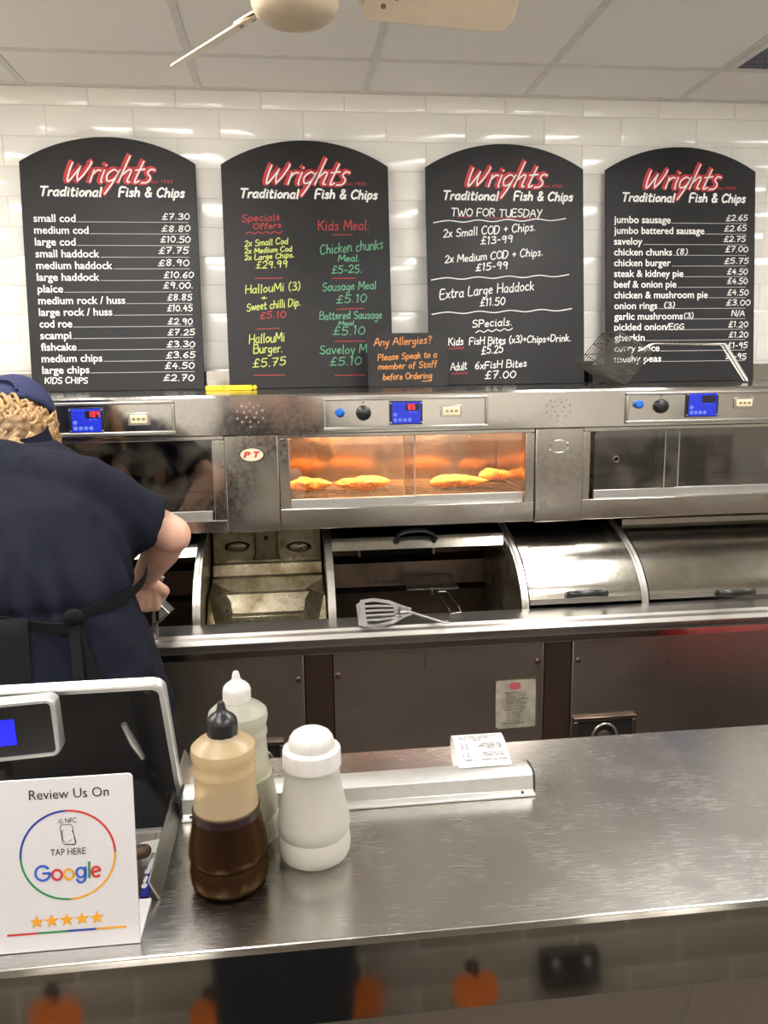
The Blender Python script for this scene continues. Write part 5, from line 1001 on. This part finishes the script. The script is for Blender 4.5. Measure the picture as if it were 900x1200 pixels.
# apron: bib skirt wraps from the left back round the front to the right side; strings tied behind
q = MB(); n = 44
q.add([tor(1.165-.46*j/16 if 1.165-.46*j/16 > .845 else .845, math.radians(48+230*i/n), .024+.008*(j/16)+.004*math.sin(i*1.7)*j/16)+Vector((0, 0, min(0, 1.165-.46*j/16-.845))) for j in range(17) for i in range(n+1)], [(j*(n+1)+i, j*(n+1)+i+1, (j+1)*(n+1)+i+1, (j+1)*(n+1)+i) for j in range(16) for i in range(n)])
ap = q.build('apron', M['apron'], W, smooth=60); sm = ap.modifiers.new('thick', 'SOLIDIFY'); sm.thickness = .003; sm.offset = 1
def strap(pts, wd=.020):
    q = MB(); P_ = smooth_path(pts, 6); m = len(P_)
    for k in range(2): pass
    vs = []
    for p_ in P_: vs += [p_+Vector((0, 0, wd/2)), p_-Vector((0, 0, wd/2))]
    vs += [v+Vector((0, .004, 0)) for v in vs]
    q.add(vs, [(2*i, 2*i+1, 2*i+3, 2*i+2) for i in range(m-1)]+[(2*m+2*i, 2*m+2*i+2, 2*m+2*i+3, 2*m+2*i+1) for i in range(m-1)]+[(2*i, 2*i+2, 2*m+2*i+2, 2*m+2*i) for i in range(m-1)]+[(2*i+1, 2*m+2*i+1, 2*m+2*i+3, 2*i+3) for i in range(m-1)])
    return q
kn = tor(1.157, math.radians(-62), .024)
s1 = [tor(1.152+.012*math.sin(i), math.radians(-118+56*i/5), .023) for i in range(6)]; s2 = [tor(1.157+.037*(i/5), math.radians(-62+72*i/5), .023) for i in range(6)]
strap(s1+[kn]).build('apron_string', M['apron'], W, smooth=60); strap([kn]+s2[1:]).build('apron_string', M['apron'], W, smooth=60)
q = MB().ell(kn, (.020, .012, .017)); q.build('knot', M['apron'], W, smooth=60)
for dx, dz, w_ in ((.030, .17, .011), (.052, .23, .010), (-.012, .12, .010)):
    P_ = [tor(1.157-dz*k/6, math.radians(-62)+dx*k/6*4.2, .024+.002*k) for k in range(7)]; m = 7
    qq = MB(); qq.add([p_+Vector((s*w_, -.001*s, 0)) for p_ in P_ for s in (-1, 1)]+[p_+Vector((s*w_, .002, 0)) for p_ in P_ for s in (-1, 1)], [(2*i, 2*i+1, 2*i+3, 2*i+2) for i in range(6)]+[(14+2*i, 14+2*i+2, 14+2*i+3, 14+2*i+1) for i in range(6)]); qq.build('string_end', M['apron'], W)
def trousers(hips, feet, par, m_, r0=.135):
    q = MB(); q.caps(hips+Vector((-.06, 0, 0)), r0, hips+Vector((.06, 0, 0)), r0)
    for s_, ft in zip((-1, 1), feet):
        hp = hips+Vector((s_*.09, 0, -.06)); an = Vector(ft)+Vector((0, 0, .10)); kn_ = hp.lerp(an, .5)+Vector((0, .02, 0)); q.caps(hp, .108, kn_, .078); q.caps(kn_, .078, an, .064)
    return fuse(q, .012, 6).build('trousers', m_, par, smooth=180)
trousers(Vector((-.52, 1.63, .95)), [(-.62, 1.62, 0), (-.42, 1.62, 0)], W, M['trous'])
for ft in ((-.62, 1.62, 0), (-.42, 1.62, 0)): fuse(MB().caps(Vector(ft)+Vector((0, -.04, .047)), .046, Vector(ft)+Vector((0, .14, .042)), .041), .01, 3).build('shoe', M['shoe'], W, smooth=180)
# cap and hair: head tipped forwards
Rt = Matrix.Rotation(math.radians(-32), 3, 'X')               # +y forward, nose down
hd = lambda x, y, z: HC+Rt @ Vector((x, y, z))
q = MB(); rings = []
for a in [math.radians(x) for x in (8, 16, 26, 38, 50, 62, 74, 84, 89.5)]:
    rings.append([hd(.088*math.cos(a)*math.cos(t), .106*math.cos(a)*math.sin(t), .012+.112*math.sin(a)) for t in [2*math.pi*k/36 for k in range(36)]])
q.loft(rings, True, False); cp = q.build('cap', M['capm'], W, smooth=60); sm = cp.modifiers.new('thick', 'SOLIDIFY'); sm.thickness = .003; sm.offset = 1
q = MB().lathe([(0, 0), (.007, 0), (.005, .004), (0, .005)], hd(0, 0, .1255), 14, Rt @ Vector((0, 0, 1))); q.build('cap_button', M['capm'], W, smooth=True)
q = MB(); n = 16; q.add([hd(.080*math.cos(t)*(1+.02*j), .098*math.sin(t)+.022*j*math.sin(t), .022-.0035*j*j*.4-.010*abs(math.cos(t))*j*.5) for j in range(4) for t in [math.pi*(.12+.76*k/n) for k in range(n+1)]], [(j*(n+1)+i, j*(n+1)+i+1, (j+1)*(n+1)+i+1, (j+1)*(n+1)+i) for j in range(3) for i in range(n)])
pk = q.build('cap_peak', M['capm'], W, smooth=60); sm = pk.modifiers.new('thick', 'SOLIDIFY'); sm.thickness = .004
q = MB().tube([hd(.092*math.cos(t), .110*math.sin(t), .026) for t in [math.pi*(1.33+.34*k/10) for k in range(11)]], .0075, 8); q.build('cap_strap', M['capm'], W, smooth=60)
q = MB(); q.tube([hd(.034*math.cos(t), -.1085+.006*math.sin(t), .036+.030*math.sin(t)) for t in [math.pi*k/10 for k in range(11)]], .004, 6); q.build('cap_opening_trim', M['capm'], W, smooth=60)
q = MB(); q.ell(hd(0, -.012, -.022), (.084, .092, .075)); q.ell(hd(0, -.075, -.055), (.070, .045, .055)); q.caps(hd(-.03, -.085, -.06), .045, hd(-.02, -.100, -.105), .040); q.caps(hd(.03, -.085, -.06), .045, hd(.02, -.100, -.105), .040); q.caps(hd(.055, -.055, -.05), .040, hd(.050, -.075, -.115), .042); q.caps(hd(-.055, -.055, -.05), .040, hd(-.050, -.075, -.115), .042)
hb = fuse(q, .006, 3); hb.v = [tuple(Vector(v)+(Vector(v)-HC).normalized()*.010*noise.noise(Vector(v)*70)) for v in hb.v]
# keep the hair off the face
hb2 = MB(); keep = [i for i, v in enumerate(hb.v) if (Rt.transposed() @ (Vector(v)-HC)).y < .035]; mp_ = {i: k for k, i in enumerate(keep)}
hb2.v = [hb.v[i] for i in keep]; hb2.f = [[mp_[i] for i in f] for f in hb.f if all(i in mp_ for i in f)]
ho = hb2.build('hair', M['hairb'], W, smooth=180)
q = MB()
for i in range(520):
    t = random.uniform(math.pi*.98, math.pi*2.02); h0 = random.uniform(-.115, .018); rr = 1.05+random.uniform(0, .12)+max(0, -.03-h0)*3.2
    p_ = Vector((.083*math.cos(t)*rr, .100*math.sin(t)*rr-.004, h0)); P_ = []; L = random.uniform(.035, .075); tw_ = random.choice((-1, 1)); ph0 = random.uniform(0, 6)
    for k in range(9):
        s_ = k/8; tt = t+tw_*s_*L*5.5; hh = h0-.018*s_+.009*math.sin(ph0+s_*7)
        P_.append(hd(.083*math.cos(tt)*(rr+.03*math.sin(ph0+s_*5)), .100*math.sin(tt)*(rr+.03*math.sin(ph0+s_*5))-.004, hh))
    q.tube(P_, [.0015+.0035*math.sin(math.pi*min(max(k/8, .08), .94)) for k in range(9)], 6)
q.build('hair_curls', M['hair'], ho, smooth=180)
# steel scoop held in the hand over the pan
yS = 1.985
Sx = lambda px, py, y=yS: onY(130+px/5.45, 560+py/5.45, y)
t = thing('fish_scoop', 'steel scoop held in the hand over the open fryer', 'scoop', tuple(Sx(280, 850)))
q = MB().tube([Sx(328, 630, 1.96), Sx(268, 738, 1.975), Sx(262, 780)], .0062, 10); q.build('grip', M['sole'], t, smooth=50)
f1 = [Sx(262, 782), Sx(285, 785), Sx(368, 862), Sx(278, 938), Sx(262, 938)]
q = MB()
ed = Vector((0, .10, -.02))
for i in range(1, 4): q.prism([f1[i], f1[i+1], f1[i+1]+ed, f1[i]+ed], (0, -.0012, .0012))
q.prism([p_+ed for p_ in f1], (0, .0015, 0)); q.build('pan', M['sole'], t)
q = MB().tube([f1[1], f1[2], f1[3]], .0030, 6); q.build('rolled_edge', M['chrome'], t, smooth=50)
q = MB().box(Sx(190, 785).x, Sx(310, 785).x, yS-.004, yS+.012, Sx(200, 788).z, Sx(200, 776).z); q.build('top_plate', M['sole'], t, bev=.001)
q = MB().prism([Sx(262, 780), Sx(275, 780), Sx(280, 1000), Sx(262, 1010)], (0, .02, 0)).tube([Sx(292, 930), Sx(296, 1030)], .0028, 6).tube([Sx(270, 1000), Sx(296, 1030)], .0028, 6); q.build('side_frame', M['sole'], t)

# ------------------------------------------------------------------ the photographer, seen only in reflections
PHX = thing('person', 'person in a long dark coat, mirrored in the polished counter edge', 'person', (-.055, -.36, 0))
hc = Vector((-.055, -.33, 1.62)); q = MB(); ar = [(Vector((-0.225, -.36, 1.36)), Vector((-0.295, -.30, 1.12)), Vector((-0.215, -.13, 1.30))), (Vector((0.125, -.36, 1.36)), Vector((0.195, -.30, 1.12)), Vector((0.115, -.13, 1.30)))]
ft = [(-.145, -.38, 0), (.035, -.38, 0)]
skeleton(q, hc, Vector((-.055, -.36, 1.47)), Vector((-.055, -.37, 1.32)), Vector((-.055, -.37, .92)), ft, ar, Vector((0, 1, -.1)))
for (s_, e_, w_), sd in zip(ar, (1, -1)): hand(q, w_, Vector((sd*.7, .35, .6)), Vector((0, .2, 1)), Vector((sd*.5, -.6, -.2)), (.5, .55, .6, .6), (Vector((sd*.6, .2, .75)).normalized(), Vector((sd*.8, .1, .5)).normalized()))
fuse(q, .006, 5).build('body', M['skin'], PHX, smooth=180)
CR_ = [(.30, .165, .15), (.40, .172, .155), (.55, .18, .165), (.75, .195, .175), (.95, .20, .175), (1.12, .20, .165), (1.28, .215, .16), (1.38, .20, .14), (1.45, .12, .11), (1.49, .08, .085)]
q = MB(); q.loft([[Vector((-.055+a*math.cos(t_), -.37+b*math.sin(t_), z)) for t_ in [2*math.pi*k/32 for k in range(32)]] for z, a, b in CR_])
for s_, e_, w_ in ar: q.caps(s_, .085, e_, .072); q.caps(e_, .070, e_.lerp(w_, .86), .052)
fuse(q, .012, 6).build('coat', M['coat'], PHX, smooth=180)
trousers(Vector((-.055, -.37, .88)), ft, PHX, M['trous'], .10)
for f_ in ft: fuse(MB().caps(Vector(f_)+Vector((0, -.04, .047)), .046, Vector(f_)+Vector((0, .14, .042)), .041), .01, 3).build('shoe', M['shoe'], PHX, smooth=180)
q = MB().ell(hc+Vector((0, -.018, .018)), (.084, .098, .112)); hb = fuse(q, .008, 2); k_ = [i for i, v in enumerate(hb.v) if v[1] < hc.y+.03 or v[2] > hc.z+.075]; mp_ = {i: k for k, i in enumerate(k_)}
h2_ = MB(); h2_.v = [hb.v[i] for i in k_]; h2_.f = [[mp_[i] for i in f] for f in hb.f if all(i in mp_ for i in f)]; h2_.build('hair', M['brown'], PHX, smooth=180)
